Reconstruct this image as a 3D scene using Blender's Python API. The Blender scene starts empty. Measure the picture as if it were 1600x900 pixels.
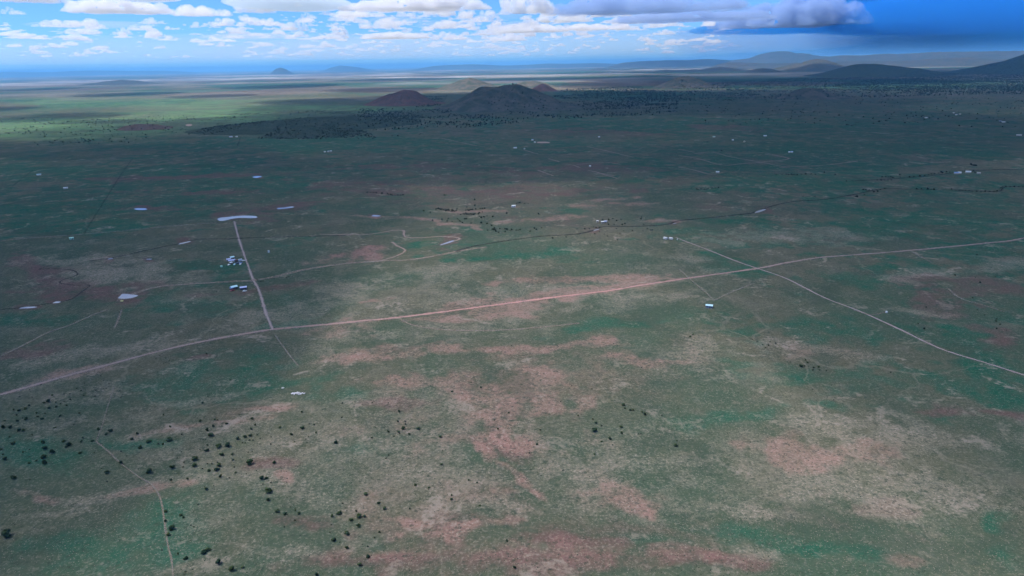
import bpy, bmesh, math, random
import numpy as np
from mathutils import Matrix, Vector

S = bpy.context.scene
COL = S.collection
random.seed(11)

# ------------------------------------------------------------------ camera
FPX, CAMH = 1067.0, 240.0                      # focal length in photo pixels (1600 wide), height in metres
PITCH, ROLL = math.radians(18.13), math.radians(1.02)
_r0 = np.array([1.0, 0, 0]); _u0 = np.array([0, math.sin(PITCH), math.cos(PITCH)])
FWD = np.array([0, math.cos(PITCH), -math.sin(PITCH)])
RGT = _r0 * math.cos(ROLL) - _u0 * math.sin(ROLL)
UPV = _u0 * math.cos(ROLL) + _r0 * math.sin(ROLL)
cam = bpy.data.cameras.new('camera'); camo = bpy.data.objects.new('camera', cam); COL.objects.link(camo)
cam.sensor_width = 36; cam.lens = 36 * FPX / 1600; cam.clip_start = 1; cam.clip_end = 500000
camo.matrix_world = Matrix([[RGT[0], UPV[0], -FWD[0], 0], [RGT[1], UPV[1], -FWD[1], 0],
                            [RGT[2], UPV[2], -FWD[2], CAMH], [0, 0, 0, 1]])
S.camera = camo

# ------------------------------------------------------------------ sky, sun, exposure
SUN_EL, SUN_AZ = math.radians(62), math.radians(-88)      # azimuth clockwise from +Y (the view direction)
w = bpy.data.worlds.new('World'); S.world = w; w.use_nodes = True
nt = w.node_tree; bg = nt.nodes['Background']
sk = nt.nodes.new('ShaderNodeTexSky'); sk.sky_type = 'NISHITA'; sk.sun_disc = False
sk.sun_elevation = SUN_EL; sk.sun_rotation = SUN_AZ
sk.altitude = 1900; sk.air_density = 1.0; sk.dust_density = 0.2; sk.ozone_density = 5.0
tint = nt.nodes.new('ShaderNodeMix'); tint.data_type = 'RGBA'; tint.blend_type = 'MULTIPLY'
tint.inputs[0].default_value = 1.0; tint.inputs[7].default_value = (0.46, 0.78, 1.25, 1)
nt.links.new(sk.outputs[0], tint.inputs[6]); nt.links.new(tint.outputs[2], bg.inputs[0])
bg.inputs[1].default_value = 0.085
SUNV = Vector((math.sin(SUN_AZ) * math.cos(SUN_EL), math.cos(SUN_AZ) * math.cos(SUN_EL), math.sin(SUN_EL)))
sl = bpy.data.lights.new('sun', 'SUN'); sl.energy = 4.5; sl.angle = math.radians(0.5); sl.color = (1.0, 0.95, 0.88)
so = bpy.data.objects.new('sun', sl); COL.objects.link(so)
so.rotation_euler = SUNV.to_track_quat('Z', 'Y').to_euler()
S.view_settings.view_transform = 'Standard'; S.view_settings.look = 'None'
S.view_settings.gamma = 1.0; S.view_settings.use_curve_mapping = False
S.view_settings.exposure = 0.75
S.cycles.max_bounces = 8; S.cycles.volume_bounces = 3; S.cycles.diffuse_bounces = 1
S.cycles.transparent_max_bounces = 96
S.cycles.use_adaptive_sampling = True; S.cycles.adaptive_threshold = 0.03
S.render.film_transparent = False

# ------------------------------------------------------------------ numeric helpers
def _hash(ix, iy, seed):
    h = (ix.astype(np.int64) * 374761393 + iy.astype(np.int64) * 668265263 + seed * 1442695041) & 0xffffffff
    h = ((h ^ (h >> 13)) * 1274126177) & 0xffffffff
    return ((h ^ (h >> 16)) & 0xffff).astype(np.float64) / 65535.0

def vnoise(x, y, seed=0):
    ix = np.floor(x); iy = np.floor(y); fx = x - ix; fy = y - iy
    fx = fx * fx * fx * (fx * (fx * 6 - 15) + 10); fy = fy * fy * fy * (fy * (fy * 6 - 15) + 10)
    a = _hash(ix, iy, seed); b = _hash(ix + 1, iy, seed); c = _hash(ix, iy + 1, seed); d = _hash(ix + 1, iy + 1, seed)
    return (a + (b - a) * fx) * (1 - fy) + (c + (d - c) * fx) * fy

def fbm(x, y, seed=0, octv=4, gain=0.5):
    x = np.asarray(x, float); y = np.asarray(y, float)
    s = 0; amp = 1; tot = 0
    for i in range(octv):
        s = s + amp * vnoise(x * 2 ** i + 17.3 * i, y * 2 ** i - 9.1 * i, seed + i); tot += amp; amp *= gain
    return s / tot

def sstep(a, b, x):
    t = np.clip((x - a) / (b - a), 0, 1); return t * t * (3 - 2 * t)

def ray(px, py):
    return FWD + RGT * ((px - 800) / FPX) + UPV * ((450 - py) / FPX)

FLATS = []                                     # (x, y, radius, level) level spots for ponds
def hraw(x, y):
    x = np.asarray(x, float); y = np.asarray(y, float)
    d = np.hypot(x, y)
    return ((fbm(x / 420, y / 420, 5, 3) - 0.5) * 3.0 * sstep(150, 500, d) + (fbm(x / 2600, y / 2600, 8, 2) - 0.5) * 16 * sstep(2600, 9000, d))
def hgt(x, y):
    h = hraw(x, y)
    for (fx, fy, fr, lv) in FLATS:
        k = 1 - sstep(fr, fr * 1.9, np.hypot(x - fx, y - fy)); h = h * (1 - k) + (lv - 0.35) * k
    return h

def G(px, py):
    """point of the ground seen at photo pixel (px, py)"""
    d = ray(px, py); z = 0.0
    for _ in range(4):
        t = (CAMH - z) / max(-d[2], 1e-3); x, y = d[0] * t, d[1] * t; z = float(hgt(x, y))
    return Vector((x, y, z))
def plane(px, py, z):
    d = ray(px, py); t = (z - CAMH) / d[2]
    return Vector((d[0] * t, d[1] * t, z))
def mpp(p):                                    # metres per photo pixel at a point
    return float((np.array([p.x, p.y, p.z - CAMH]) @ FWD) / FPX)

# ------------------------------------------------------------------ object helpers
def link(o):
    COL.objects.link(o); return o
def tag(o, label=None, cat=None, group=None, kind=None):
    if label: o['label'] = label
    if cat: o['category'] = cat
    if group: o['group'] = group
    if kind: o['kind'] = kind
    return o
def empty(name, loc, rz=0.0):
    o = bpy.data.objects.new(name, None); o.empty_display_size = 0.5; link(o)
    o.location = loc; o.rotation_euler = (0, 0, rz); return o
def mesh_obj(name, me, mat=None, parent=None):
    o = bpy.data.objects.new(name, me); link(o)
    if mat and not me.materials: me.materials.append(mat)
    if parent: o.parent = parent
    return o
def from_bm(bm, name, smooth=False):
    me = bpy.data.meshes.new(name); bm.to_mesh(me); bm.free()
    if smooth: me.polygons.foreach_set('use_smooth', [True] * len(me.polygons))
    return me
def np_mesh(name, verts, faces, smooth=False):
    """faces: (n,k) int array"""
    me = bpy.data.meshes.new(name); verts = np.asarray(verts, np.float32); faces = np.asarray(faces, np.int32)
    n, k = faces.shape
    me.vertices.add(len(verts)); me.vertices.foreach_set('co', verts.ravel())
    me.loops.add(n * k); me.loops.foreach_set('vertex_index', faces.ravel())
    me.polygons.add(n); me.polygons.foreach_set('loop_start', np.arange(0, n * k, k, dtype=np.int32))
    me.polygons.foreach_set('loop_total', np.full(n, k, np.int32))
    if smooth: me.polygons.foreach_set('use_smooth', np.ones(n, bool))
    me.update(calc_edges=True); return me
def box_bm(bm, cx, cy, cz, sx, sy, sz):
    bmesh.ops.create_cube(bm, size=1, matrix=Matrix.Translation((cx, cy, cz)) @ Matrix.Diagonal((sx, sy, sz, 1)))

# ------------------------------------------------------------------ materials
class NT:
    def __init__(s, name):
        s.m = bpy.data.materials.new(name); s.m.use_nodes = True; s.t = s.m.node_tree
        s.t.nodes.clear(); s.out = s.t.nodes.new('ShaderNodeOutputMaterial')
    def n(s, typ, **kw):
        nd = s.t.nodes.new(typ)
        for k, v in kw.items(): setattr(nd, k, v)
        return nd
    def l(s, a, b): s.t.links.new(a, b)
    def val(s, sock, v):
        if isinstance(v, bpy.types.NodeSocket): s.l(v, sock)
        else: sock.default_value = v
    def math(s, op, a, b=0.0, c=0.0, clamp=False):
        nd = s.n('ShaderNodeMath', operation=op); nd.use_clamp = clamp
        s.val(nd.inputs[0], a); s.val(nd.inputs[1], b); s.val(nd.inputs[2], c); return nd.outputs[0]
    def noise(s, vec, scale, detail=4.0, rough=0.55, dist=0.0):
        nd = s.n('ShaderNodeTexNoise'); s.l(vec, nd.inputs['Vector']); nd.inputs['Scale'].default_value = scale
        nd.inputs['Detail'].default_value = detail; nd.inputs['Roughness'].default_value = rough
        nd.inputs['Distortion'].default_value = dist; return nd.outputs[0]
    def ramp(s, x, a, b):                      # smoothstep(a, b, x)
        nd = s.n('ShaderNodeMapRange', interpolation_type='SMOOTHSTEP')
        s.val(nd.inputs[0], x); nd.inputs[1].default_value = a; nd.inputs[2].default_value = b; return nd.outputs[0]
    def mix(s, f, a, b):
        nd = s.n('ShaderNodeMix', data_type='RGBA'); s.val(nd.inputs[0], f)
        for sock, v in ((nd.inputs[6], a), (nd.inputs[7], b)):
            if isinstance(v, tuple): v = (*v, 1) if len(v) == 3 else v
            s.val(sock, v)
        return nd.outputs[2]
    def pos(s): return s.n('ShaderNodeNewGeometry').outputs['Position']
    def attr(s, name): return s.n('ShaderNodeAttribute', attribute_name=name)
    def diffuse(s, col, normal=None):
        d = s.n('ShaderNodeBsdfDiffuse'); s.val(d.inputs[0], (*col, 1) if isinstance(col, tuple) else col)
        d.inputs[1].default_value = 0.6
        if normal: s.l(normal, d.inputs['Normal'])
        return d.outputs[0]
    def surf(s, sh): s.l(sh, s.out.inputs['Surface']); return s.m
    def vol(s, dens, col, an=0.0):
        v = s.n('ShaderNodeVolumePrincipled'); v.inputs['Density'].default_value = dens
        v.inputs['Color'].default_value = (*col, 1); v.inputs['Anisotropy'].default_value = an
        s.l(v.outputs[0], s.out.inputs['Volume']); return s.m

def plain(name, col, rough=0.6, metal=0.0, vary=0.15, scale=1.5):
    t = NT(name); b = t.n('ShaderNodeBsdfPrincipled'); b.inputs['Roughness'].default_value = rough
    b.inputs['Metallic'].default_value = metal
    f = t.noise(t.n('ShaderNodeTexCoord').outputs['Object'], scale, 5)
    c = t.mix(t.ramp(f, 0.3, 0.7), tuple(v * (1 - vary) for v in col), tuple(min(1, v * (1 + vary)) for v in col))
    t.l(c, b.inputs['Base Color']); return t.surf(b.outputs[0])

def ground_material():
    t = NT('grassland'); P = t.pos()
    a = t.attr('cover'); sep = t.n('ShaderNodeSeparateColor'); t.l(a.outputs['Color'], sep.inputs[0])
    red, tan, lush = sep.outputs[0], sep.outputs[1], sep.outputs[2]; dark = a.outputs['Alpha']
    n0 = t.noise(P, 1 / 1500, 4); n1 = t.noise(P, 1 / 170, 6, 0.6, 0.4); n2 = t.noise(P, 1 / 26, 6, 0.62, 0.5)
    n3 = t.noise(P, 1 / 4.2, 5, 0.65); n4 = t.noise(P, 1 / 1.7, 3, 0.75)
    n1b = t.noise(P, 1 / 62, 6, 0.62, 0.6)
    def tex(a2, a3, a4, lo, hi):               # clumpy cover texture, 0..1
        x = t.math('ADD', t.math('MULTIPLY', n2, a2), t.math('MULTIPLY', n3, a3))
        return t.ramp(t.math('ADD', x, t.math('MULTIPLY', n4, a4)), lo, hi)
    clump = tex(.30, .35, .35, .40, .60); tuft = tex(.2, .3, .5, .44, .60); broad = tex(.6, .3, .1, .36, .62)
    mm = lambda a_, b_: t.math('MULTIPLY', a_, b_)
    c = t.mix(t.ramp(n1, 0.34, 0.66), (0.056, 0.090, 0.058), (0.104, 0.102, 0.068))
    c = t.mix(mm(t.ramp(n1b, 0.50, 0.68), 0.55), c, (0.138, 0.130, 0.098))
    c = t.mix(mm(t.ramp(n1b, 0.48, 0.32), 0.55), c, (0.056, 0.078, 0.055))
    c = t.mix(mm(t.ramp(n0, 0.45, 0.62), 0.35), c, (0.14, 0.11, 0.092))
    c = t.mix(mm(t.attr('sunlit_meadow').outputs['Fac'], t.math('ADD', .35, mm(t.ramp(n1, .36, .6), .65))), c, (0.092, 0.185, 0.085))
    e1 = t.math('ADD', mm(t.math('SUBTRACT', n1b, .5), 1.3), mm(t.math('SUBTRACT', n2, .5), 1.1))
    e1 = t.math('ADD', e1, mm(t.math('SUBTRACT', n3, .5), .5))
    def ragged(m_, k_=.75, lo=-.12, hi=1.05): return mm(t.ramp(t.math('ADD', m_, mm(e1, k_)), lo, hi), t.ramp(m_, 0.0, .45))
    c = t.mix(mm(ragged(lush), t.math('ADD', .50, mm(broad, .5))), c, (0.014, 0.092, 0.055))
    c = t.mix(mm(ragged(dark, .5), t.math('ADD', .6, mm(broad, .4))), c, (0.128, 0.076, 0.068))
    c = t.mix(mm(ragged(tan), t.math('ADD', .20, mm(clump, .55))), c, (0.235, 0.203, 0.160))
    c = t.mix(mm(ragged(red, .5), t.math('ADD', .42, mm(clump, .44))), c, (0.305, 0.170, 0.146))
    c = t.mix(mm(t.ramp(n4, .52, .66), t.math('ADD', .22, mm(t.math('MAXIMUM', tan, red), .5))), c, (0.36, 0.31, 0.25))
    c = t.mix(mm(t.ramp(n3, .47, .30), .5), c, (0.042, 0.058, 0.042))
    c = t.mix(mm(t.ramp(n3, .54, .70), .42), c, (0.20, 0.178, 0.135))
    # old stock trails and rills wandering through the grass
    wv = t.n('ShaderNodeVectorMath', operation='MULTIPLY_ADD'); nv = t.n('ShaderNodeTexNoise'); t.l(P, nv.inputs['Vector']); nv.inputs['Scale'].default_value = 1 / 45; nv.inputs['Detail'].default_value = 4
    t.l(nv.outputs['Color'], wv.inputs[0]); wv.inputs[1].default_value = (60, 60, 0); t.l(P, wv.inputs[2])
    vo = t.n('ShaderNodeTexVoronoi', feature='DISTANCE_TO_EDGE'); t.l(wv.outputs[0], vo.inputs['Vector']); vo.inputs['Scale'].default_value = 1 / 130
    c = t.mix(mm(mm(t.ramp(vo.outputs['Distance'], .012, .004), t.ramp(n1, .42, .6)), .32), c, (0.24, 0.205, 0.16))
    # small bare spots and dark sage specks
    sp = t.ramp(t.math('ADD', mm(t.noise(P, 1 / 34, 7, .62, .8), .72), mm(n3, .28)), .555, .635)
    c = t.mix(mm(sp, t.math('ADD', .35, mm(t.ramp(n1, .4, .6), .35))), c, (0.29, 0.245, 0.20))
    sd = t.ramp(t.math('ADD', mm(t.noise(P, 1 / 85, 7, .62, .9), .8), mm(n3, .2)), .47, .37)
    c = t.mix(mm(sd, .45), c, (0.046, 0.070, 0.048))
    ds = t.ramp(t.math('ADD', mm(n4, 0.75), mm(n3, 0.25)), 0.44, 0.34)
    c = t.mix(mm(ds, 0.7), c, (0.030, 0.046, 0.036))
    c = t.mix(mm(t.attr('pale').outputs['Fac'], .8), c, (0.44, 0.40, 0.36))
    bmp = t.n('ShaderNodeBump'); bmp.inputs['Strength'].default_value = 0.5; bmp.inputs['Distance'].default_value = 0.5
    t.l(n4, bmp.inputs['Height'])
    return t.surf(t.diffuse(c, bmp.outputs[0]))

def track_material(name, col, col2, grassy, edge=0.45, strength=1.0):
    """dirt with ragged, grass-eaten edges; 'across' runs -1..1 over the width"""
    t = NT(name); P = t.pos(); x = t.math('ABSOLUTE', t.attr('across').outputs['Fac'])
    n = t.noise(P, 1 / 9, 5, 0.65); f = t.noise(P, 1 / 1.6, 4, 0.7)
    e = t.math('ADD', x, t.math('MULTIPLY', t.math('SUBTRACT', n, 0.5), 1.7))
    e = t.math('ADD', e, t.math('MULTIPLY', t.math('SUBTRACT', f, 0.5), 1.2))
    al = t.ramp(e, 0.95, edge)
    if grassy:                                 # two wheel ruts with a green strip between
        al = t.math('MULTIPLY', al, t.math('ADD', 0.35, t.math('MULTIPLY', t.ramp(e, 0.12, 0.34), 0.65)))
    al = t.math('MULTIPLY', al, strength)
    c = t.mix(t.ramp(n, 0.35, 0.65), col, col2)
    c = t.mix(t.attr('tone').outputs['Fac'], c, t.mix(t.ramp(n, .3, .7), (0.47, 0.25, 0.215), (0.56, 0.32, 0.285)))
    c = t.mix(t.math('MULTIPLY', t.ramp(f, 0.5, 0.75), 0.4), c, tuple(min(1, v * 1.35) for v in col2))
    mx = t.n('ShaderNodeMixShader'); t.l(al, mx.inputs[0]); t.l(t.n('ShaderNodeBsdfTransparent').outputs[0], mx.inputs[1])
    t.l(t.diffuse(c), mx.inputs[2]); return t.surf(mx.outputs[0])

def hill_material(name, a, b, cc, s=60.0):
    t = NT(name); P = t.pos(); n = t.noise(P, 1 / s, 6, 0.6, 0.6); f = t.noise(P, 1 / (s * 0.14), 5, 0.65)
    c = t.mix(t.ramp(n, 0.35, 0.65), a, b); c = t.mix(t.ramp(f, 0.5, 0.7), c, cc)
    bmp = t.n('ShaderNodeBump'); bmp.inputs['Distance'].default_value = s * 0.08; t.l(f, bmp.inputs['Height'])
    return t.surf(t.diffuse(c, bmp.outputs[0]))

def foliage_material(name, a, b):
    t = NT(name); r = t.n('ShaderNodeObjectInfo').outputs['Random']
    f = t.noise(t.pos(), 0.9, 3)
    k = t.math('ADD', t.math('MULTIPLY', r, 0.5), t.math('MULTIPLY', f, 0.6))
    c = t.mix(t.ramp(k, 0.25, 0.8), a, b)
    d = t.diffuse(c); tr = t.n('ShaderNodeBsdfTranslucent'); t.l(c, tr.inputs[0])
    mx = t.n('ShaderNodeMixShader'); mx.inputs[0].default_value = 0.18; t.l(d, mx.inputs[1]); t.l(tr.outputs[0], mx.inputs[2])
    return t.surf(mx.outputs[0])

def water_material():
    t = NT('pond_water'); b = t.n('ShaderNodeBsdfPrincipled'); b.inputs['Base Color'].default_value = (0.30, 0.30, 0.34, 1)
    b.inputs['Roughness'].default_value = 0.06; b.inputs['IOR'].default_value = 1.33
    bmp = t.n('ShaderNodeBump'); bmp.inputs['Distance'].default_value = 0.01; t.l(t.noise(t.pos(), 1.5, 3), bmp.inputs['Height'])
    bmp.inputs['Strength'].default_value = 0.3; t.l(bmp.outputs[0], b.inputs['Normal']); return t.surf(b.outputs[0])

M = dict(
    ground=ground_material(),
    road=track_material('graded_dirt', (0.27, 0.21, 0.185), (0.34, 0.27, 0.24), False, 0.0, .92),
    road_pale=track_material('pale_dirt', (0.32, 0.26, 0.245), (0.40, 0.335, 0.32), False, .1, .85),
    track=track_material('two_rut_track', (0.26, 0.20, 0.165), (0.32, 0.26, 0.215), True, .3, .95),
    faint=track_material('faint_track', (0.24, 0.205, 0.165), (0.29, 0.25, 0.205), False, 0.2, 0.6),
    wash=track_material('sandy_wash', (0.29, 0.22, 0.18), (0.34, 0.27, 0.23), False, 0.25, 0.75),
    creek=track_material('dark_creek_bed', (0.05, 0.05, 0.045), (0.085, 0.072, 0.062), False, 0.0, 0.75),
    strip=track_material('green_strip', (0.032, 0.062, 0.036), (0.045, 0.08, 0.045), False, 0.0, 0.45),
    juniper=foliage_material('juniper_green', (0.024, 0.050, 0.028), (0.078, 0.112, 0.052)),
    shrub=foliage_material('sage_green', (0.022, 0.036, 0.024), (0.055, 0.066, 0.042)),
    straw_tuft=foliage_material('straw', (0.13, 0.118, 0.088), (0.215, 0.188, 0.148)), sage_tuft=foliage_material('sage_clump', (0.035, 0.05, 0.036), (0.07, 0.085, 0.06)),
    tree=foliage_material('creek_tree_green', (0.022, 0.038, 0.026), (0.046, 0.066, 0.042)),
    wood=plain('grey_bark', (0.13, 0.10, 0.08), 0.9),
    water=water_material(),
    cinder=hill_material('cinder', (0.105, 0.074, 0.070), (0.17, 0.092, 0.082), (0.08, 0.078, 0.062)),
    cinder_green=hill_material('grassed_cinder', (0.080, 0.094, 0.070), (0.165, 0.138, 0.112), (0.062, 0.082, 0.056), 70),
    wooded=hill_material('wooded_hill', (0.045, 0.068, 0.046), (0.075, 0.088, 0.062), (0.028, 0.048, 0.032), 55),
    range=hill_material('far_range', (0.07, 0.08, 0.065), (0.10, 0.095, 0.075), (0.05, 0.065, 0.05), 500),
    redrock=hill_material('red_scarp', (0.15, 0.105, 0.09), (0.12, 0.088, 0.075), (0.08, 0.085, 0.06), 35),
    white=plain('white_paint', (0.80, 0.80, 0.80), 0.5), cream=plain('cream_siding', (0.55, 0.50, 0.43), 0.7),
    tan=plain('tan_siding', (0.36, 0.28, 0.21), 0.8), brown=plain('brown_siding', (0.14, 0.085, 0.07), 0.8),
    grey=plain('grey_siding', (0.32, 0.33, 0.36), 0.7),
    cyan=plain('pale_blue_metal_roof', (0.50, 0.74, 0.82), 0.45), lav=plain('lavender_metal_roof', (0.50, 0.54, 0.80), 0.45),
    blue=plain('blue_metal_roof', (0.22, 0.33, 0.62), 0.45), dark=plain('dark_shingle', (0.07, 0.06, 0.065), 0.8),
    glass=plain('window_glass', (0.03, 0.04, 0.05), 0.08), tyre=plain('tyre_rubber', (0.02, 0.02, 0.02), 0.8),
    redp=plain('red_paint', (0.30, 0.05, 0.05), 0.4), navy=plain('navy_paint', (0.03, 0.04, 0.10), 0.3),
    mint=plain('mint_paint', (0.45, 0.72, 0.58), 0.5), straw=plain('straw_yellow', (0.55, 0.52, 0.18), 0.7),
    rubble=plain('pale_rubble', (0.62, 0.60, 0.66), 0.8, vary=0.3), rock=plain('pale_rock', (0.5, 0.5, 0.45), 0.9),
)

# ================================================================== ponds (levels are set before the ground is cut)
POND_PX = [  # outline in photo pixels, label bits
    ([(339, 342), (343, 345), (352, 344.5), (362, 342), (375, 340.5), (392, 341), (402, 340), (398, 337.5), (380, 336.8), (360, 338.5), (345, 340)], 'pond'),
    ([(209, 326.5), (214, 328), (224, 328.2), (230, 327), (226, 325.3), (214, 325.2)], 'pond'),
    ([(433, 326.8), (440, 326.5), (452, 325.2), (460, 323.6), (455, 322.6), (444, 324.3), (434, 325)], 'pond'),
    ([(184, 466), (197, 466.8), (208, 465), (216, 461.5), (204, 460), (192, 459), (188, 462)], 'pond'),
    ([(581, 338.2), (592, 338.2), (594, 336.8), (583, 336)], 'pond'),
    ([(395, 277.5), (402, 277.8), (409, 276), (404, 274.8), (396, 275.8)], 'pond'),
    ([(1179, 332.5), (1185, 332), (1196, 328), (1195, 326.4), (1188, 328), (1181, 330.5)], 'pond'),
    ([(279, 382), (287, 380.4), (297, 377.8), (296, 376.8), (286, 379), (280, 380.6)], 'pond'),
    ([(168, 405.5), (175, 404.5), (176, 403.2), (170, 403.8)], 'pond'),
    ([(82, 473.5), (90, 473.4), (95, 471.4), (87, 471.2)], 'pond'),
    ([(30, 482.2), (46, 481.6), (58, 480), (50, 479), (34, 480.4)], 'pond'),
    ([(688, 383.2), (700, 380), (709, 376.6), (707, 375.6), (697, 379), (689, 382)], 'pond'),
    ([(229, 405.8), (236, 405.6), (237, 404.3), (230, 404.4)], 'pond'),
    ([(928, 361), (936, 358.4), (935, 357.4), (928, 359.4)], 'pond'),
    ([(1052, 350.2), (1057, 349), (1056, 348), (1052, 349)], 'pond'),
]
PONDS = []
for pts, nm in POND_PX:
    c = G(sum(p[0] for p in pts) / len(pts), sum(p[1] for p in pts) / len(pts))
    wp = [G(*p) for p in pts]
    rad = max((p - c).length for p in wp)
    PONDS.append((c, pts, rad))
for c, pts, rad in PONDS: FLATS.append((c.x, c.y, rad * 1.05, c.z))

# ================================================================== ground cover patches (soil and grass, some toned for darker edges, in metres)
# photo centre, half-axes, tilt (deg), channel, strength
PATCH = []
def pt(ch, s, *rows):
    for r in rows: PATCH.append((ch, s, r))
pt(0, 0.8, (810, 622, 95, 26, -3), (775, 658, 58, 38, 8), (860, 625, 60, 25, 5), (745, 700, 16, 30, -20), (788, 728, 52, 10, 38),
   (830, 765, 30, 8, 30), (985, 775, 70, 24, 10))
pt(0, 0.95, (705, 832, 85, 16, -4), (640, 815, 50, 14, 10), (730, 622, 22, 18, 0))
pt(0, 0.55, (700, 543, 130, 12, -2), (590, 548, 60, 10, -4), (865, 540, 90, 10, -4), (800, 545, 60, 8, 0), (930, 438, 100, 7, -2),
   (985, 443, 35, 4, 2), (690, 347, 48, 4, 6), (735, 353, 20, 3, 12), (860, 340, 90, 3, -4), (610, 340, 60, 3, 3), (560, 400, 62, 11, -6),
   (1240, 700, 70, 30, 8), (1020, 560, 90, 10, 4), (590, 470, 24, 3, -8), (600, 555, 50, 8, 0),
   (65, 770, 42, 12, 5), (205, 768, 60, 8, -8), (430, 745, 16, 10, 20), (830, 493, 40, 4, 4), (730, 330, 80, 3, 0), (960, 310, 50, 4, -4))
pt(0, 0.45, (1420, 885, 50, 14, 5), (1350, 700, 80, 20, 10), (760, 770, 40, 8, 0), (640, 500, 70, 7, -5), (420, 640, 60, 8, -4),
   (330, 662, 110, 7, -6), (120, 585, 80, 8, -8), (1040, 345, 40, 4, 0), (890, 322, 60, 3, 0), (1000, 318, 50, 3, 0))
pt(1, 0.75, (1420, 690, 190, 42, 6), (1300, 740, 120, 60, 12), (1480, 770, 140, 50, 10), (1240, 770, 60, 24, 10), (1180, 800, 70, 14, 10),
   (185, 425, 80, 20, 4), (130, 400, 70, 10, -6), (240, 420, 55, 24, 15), (150, 437, 60, 14, 0))
pt(1, 0.55, (110, 555, 110, 16, -10), (200, 540, 90, 12, -8), (130, 585, 70, 7, -14), (450, 478, 95, 22, -8), (570, 455, 90, 22, -4),
   (690, 425, 120, 14, -3), (850, 465, 180, 22, -5), (1000, 475, 90, 16, -6), (720, 510, 160, 14, -4), (1090, 400, 70, 18, 4),
   (120, 625, 110, 14, -10), (80, 660, 60, 14, -4), (330, 668, 150, 9, -5), (510, 690, 60, 24, 0), (650, 740, 80, 40, 10),
   (640, 700, 60, 30, -8), (900, 740, 120, 30, 6), (1050, 720, 90, 24, 4), (560, 790, 50, 20, 0), (700, 790, 110, 14, 4),
   (1120, 560, 90, 26, 8), (1330, 555, 80, 12, 12), (1230, 540, 60, 10, 6), (1480, 420, 110, 14, -8), (1440, 488, 120, 6, 4),
   (1250, 365, 120, 14, 0), (150, 770, 110, 14, -8), (60, 800, 60, 10, -6), (400, 770, 60, 30, 0), (480, 780, 50, 24, 10),
   (330, 620, 60, 8, -10), (980, 720, 80, 16, 0), (440, 870, 60, 16, 0), (300, 880, 60, 16, 0), (1180, 870, 60, 12, 6))
pt(2, 0.62, (345, 425, 62, 17, 0), (300, 415, 40, 14, 0), (1230, 510, 110, 26, 6), (1310, 520, 80, 20, 12), (1330, 440, 110, 22, -6),
   (1440, 335, 190, 30, -4), (1380, 350, 150, 18, 0), (1000, 505, 90, 12, -6), (960, 510, 70, 10, -6), (490, 505, 60, 9, -4),
   (1420, 585, 120, 20, 12), (1490, 520, 90, 22, 8), (1540, 560, 70, 22, 10), (1170, 845, 110, 24, 8), (1070, 828, 60, 12, 6),
   (1290, 870, 110, 20, 10), (1570, 840, 40, 40, 0), (1560, 308, 60, 14, 0), (1530, 290, 50, 7, 0), (1300, 632, 60, 9, 4),
   (1160, 650, 70, 18, -4), (860, 400, 70, 10, 0), (780, 405, 90, 9, 0), (720, 356, 60, 6, 0), (880, 330, 60, 6, 0), (110, 358, 160, 14, -3),
   (60, 495, 70, 10, -2), (980, 845, 70, 16, 6))
pt(2, 0.5, (420, 590, 150, 30, -4), (320, 610, 120, 26, -6), (560, 620, 90, 20, 0), (190, 830, 130, 50, -6), (60, 700, 70, 30, 0),
   (240, 690, 110, 20, 0), (700, 385, 120, 10, 0), (300, 475, 100, 20, -4), (420, 555, 110, 16, -4), (1280, 590, 120, 20, 6), (90, 845, 90, 40, 0),
   (1000, 230, 300, 14, 0), (300, 300, 280, 18, 0), (1400, 225, 240, 26, 0), (700, 260, 200, 10, 0), (80, 335, 200, 12, 0), (450, 230, 300, 12, 0),
   (1450, 170, 200, 14, 0), (1030, 265, 60, 5, 0), (570, 700, 40, 16, 0))
pt(3, 0.9, (85, 430, 42, 22, 12), (60, 415, 26, 14, 30), (170, 455, 55, 12, -6), (110, 455, 60, 12, 0), (430, 325, 62, 7, -8), (225, 327, 50, 4, 0),
   (345, 275, 95, 4, -2), (270, 278, 90, 4, -2), (560, 398, 40, 9, -4), (200, 278, 60, 5, 0))
pt(3, 0.6, (800, 885, 300, 24, 0), (560, 880, 160, 20, 0), (1080, 880, 130, 18, 4), (900, 850, 120, 16, 4), (700, 300, 150, 10, 0), (860, 300, 120, 10, 0),
   (780, 265, 80, 8, 4), (1500, 470, 90, 24, -6), (1560, 510, 40, 26, 0), (1480, 440, 80, 14, 0), (600, 260, 120, 7, 0), (940, 265, 110, 9, 0), (520, 290, 120, 8, 0),
   (1000, 208, 60, 5, 0), (900, 205, 80, 5, 0), (1130, 200, 60, 5, 0), (380, 730, 60, 12, 0), (320, 300, 120, 6, 0), (470, 820, 60, 16, 8), (420, 450, 80, 5, -6),
   (1350, 780, 60, 30, 0), (1500, 640, 90, 12, 4), (330, 560, 30, 8, -12), (60, 545, 60, 12, -10), (620, 640, 70, 14, 0), (770, 690, 60, 30, 10))
pt(1, 0.34, (800, 700, 520, 170, 0), (1350, 740, 320, 130, 6), (700, 470, 420, 50, -4), (400, 760, 260, 110, 0))
pt(3, 0.3, (850, 830, 400, 70, 0), (760, 290, 300, 50, 0))
pt(0, 0.5, (700, 486, 90, 8, -8), (820, 470, 110, 11, -8), (920, 456, 100, 10, -8), (780, 478, 180, 14, -8), (990, 446, 40, 6, -6), (820, 610, 200, 60, 0))
pt(1, 0.5, (240, 548, 120, 10, -14), (100, 592, 110, 8, -14))
pt(3, 0.9, (100, 438, 66, 26, 10), (190, 452, 60, 12, -4), (60, 425, 40, 20, 30))
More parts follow.
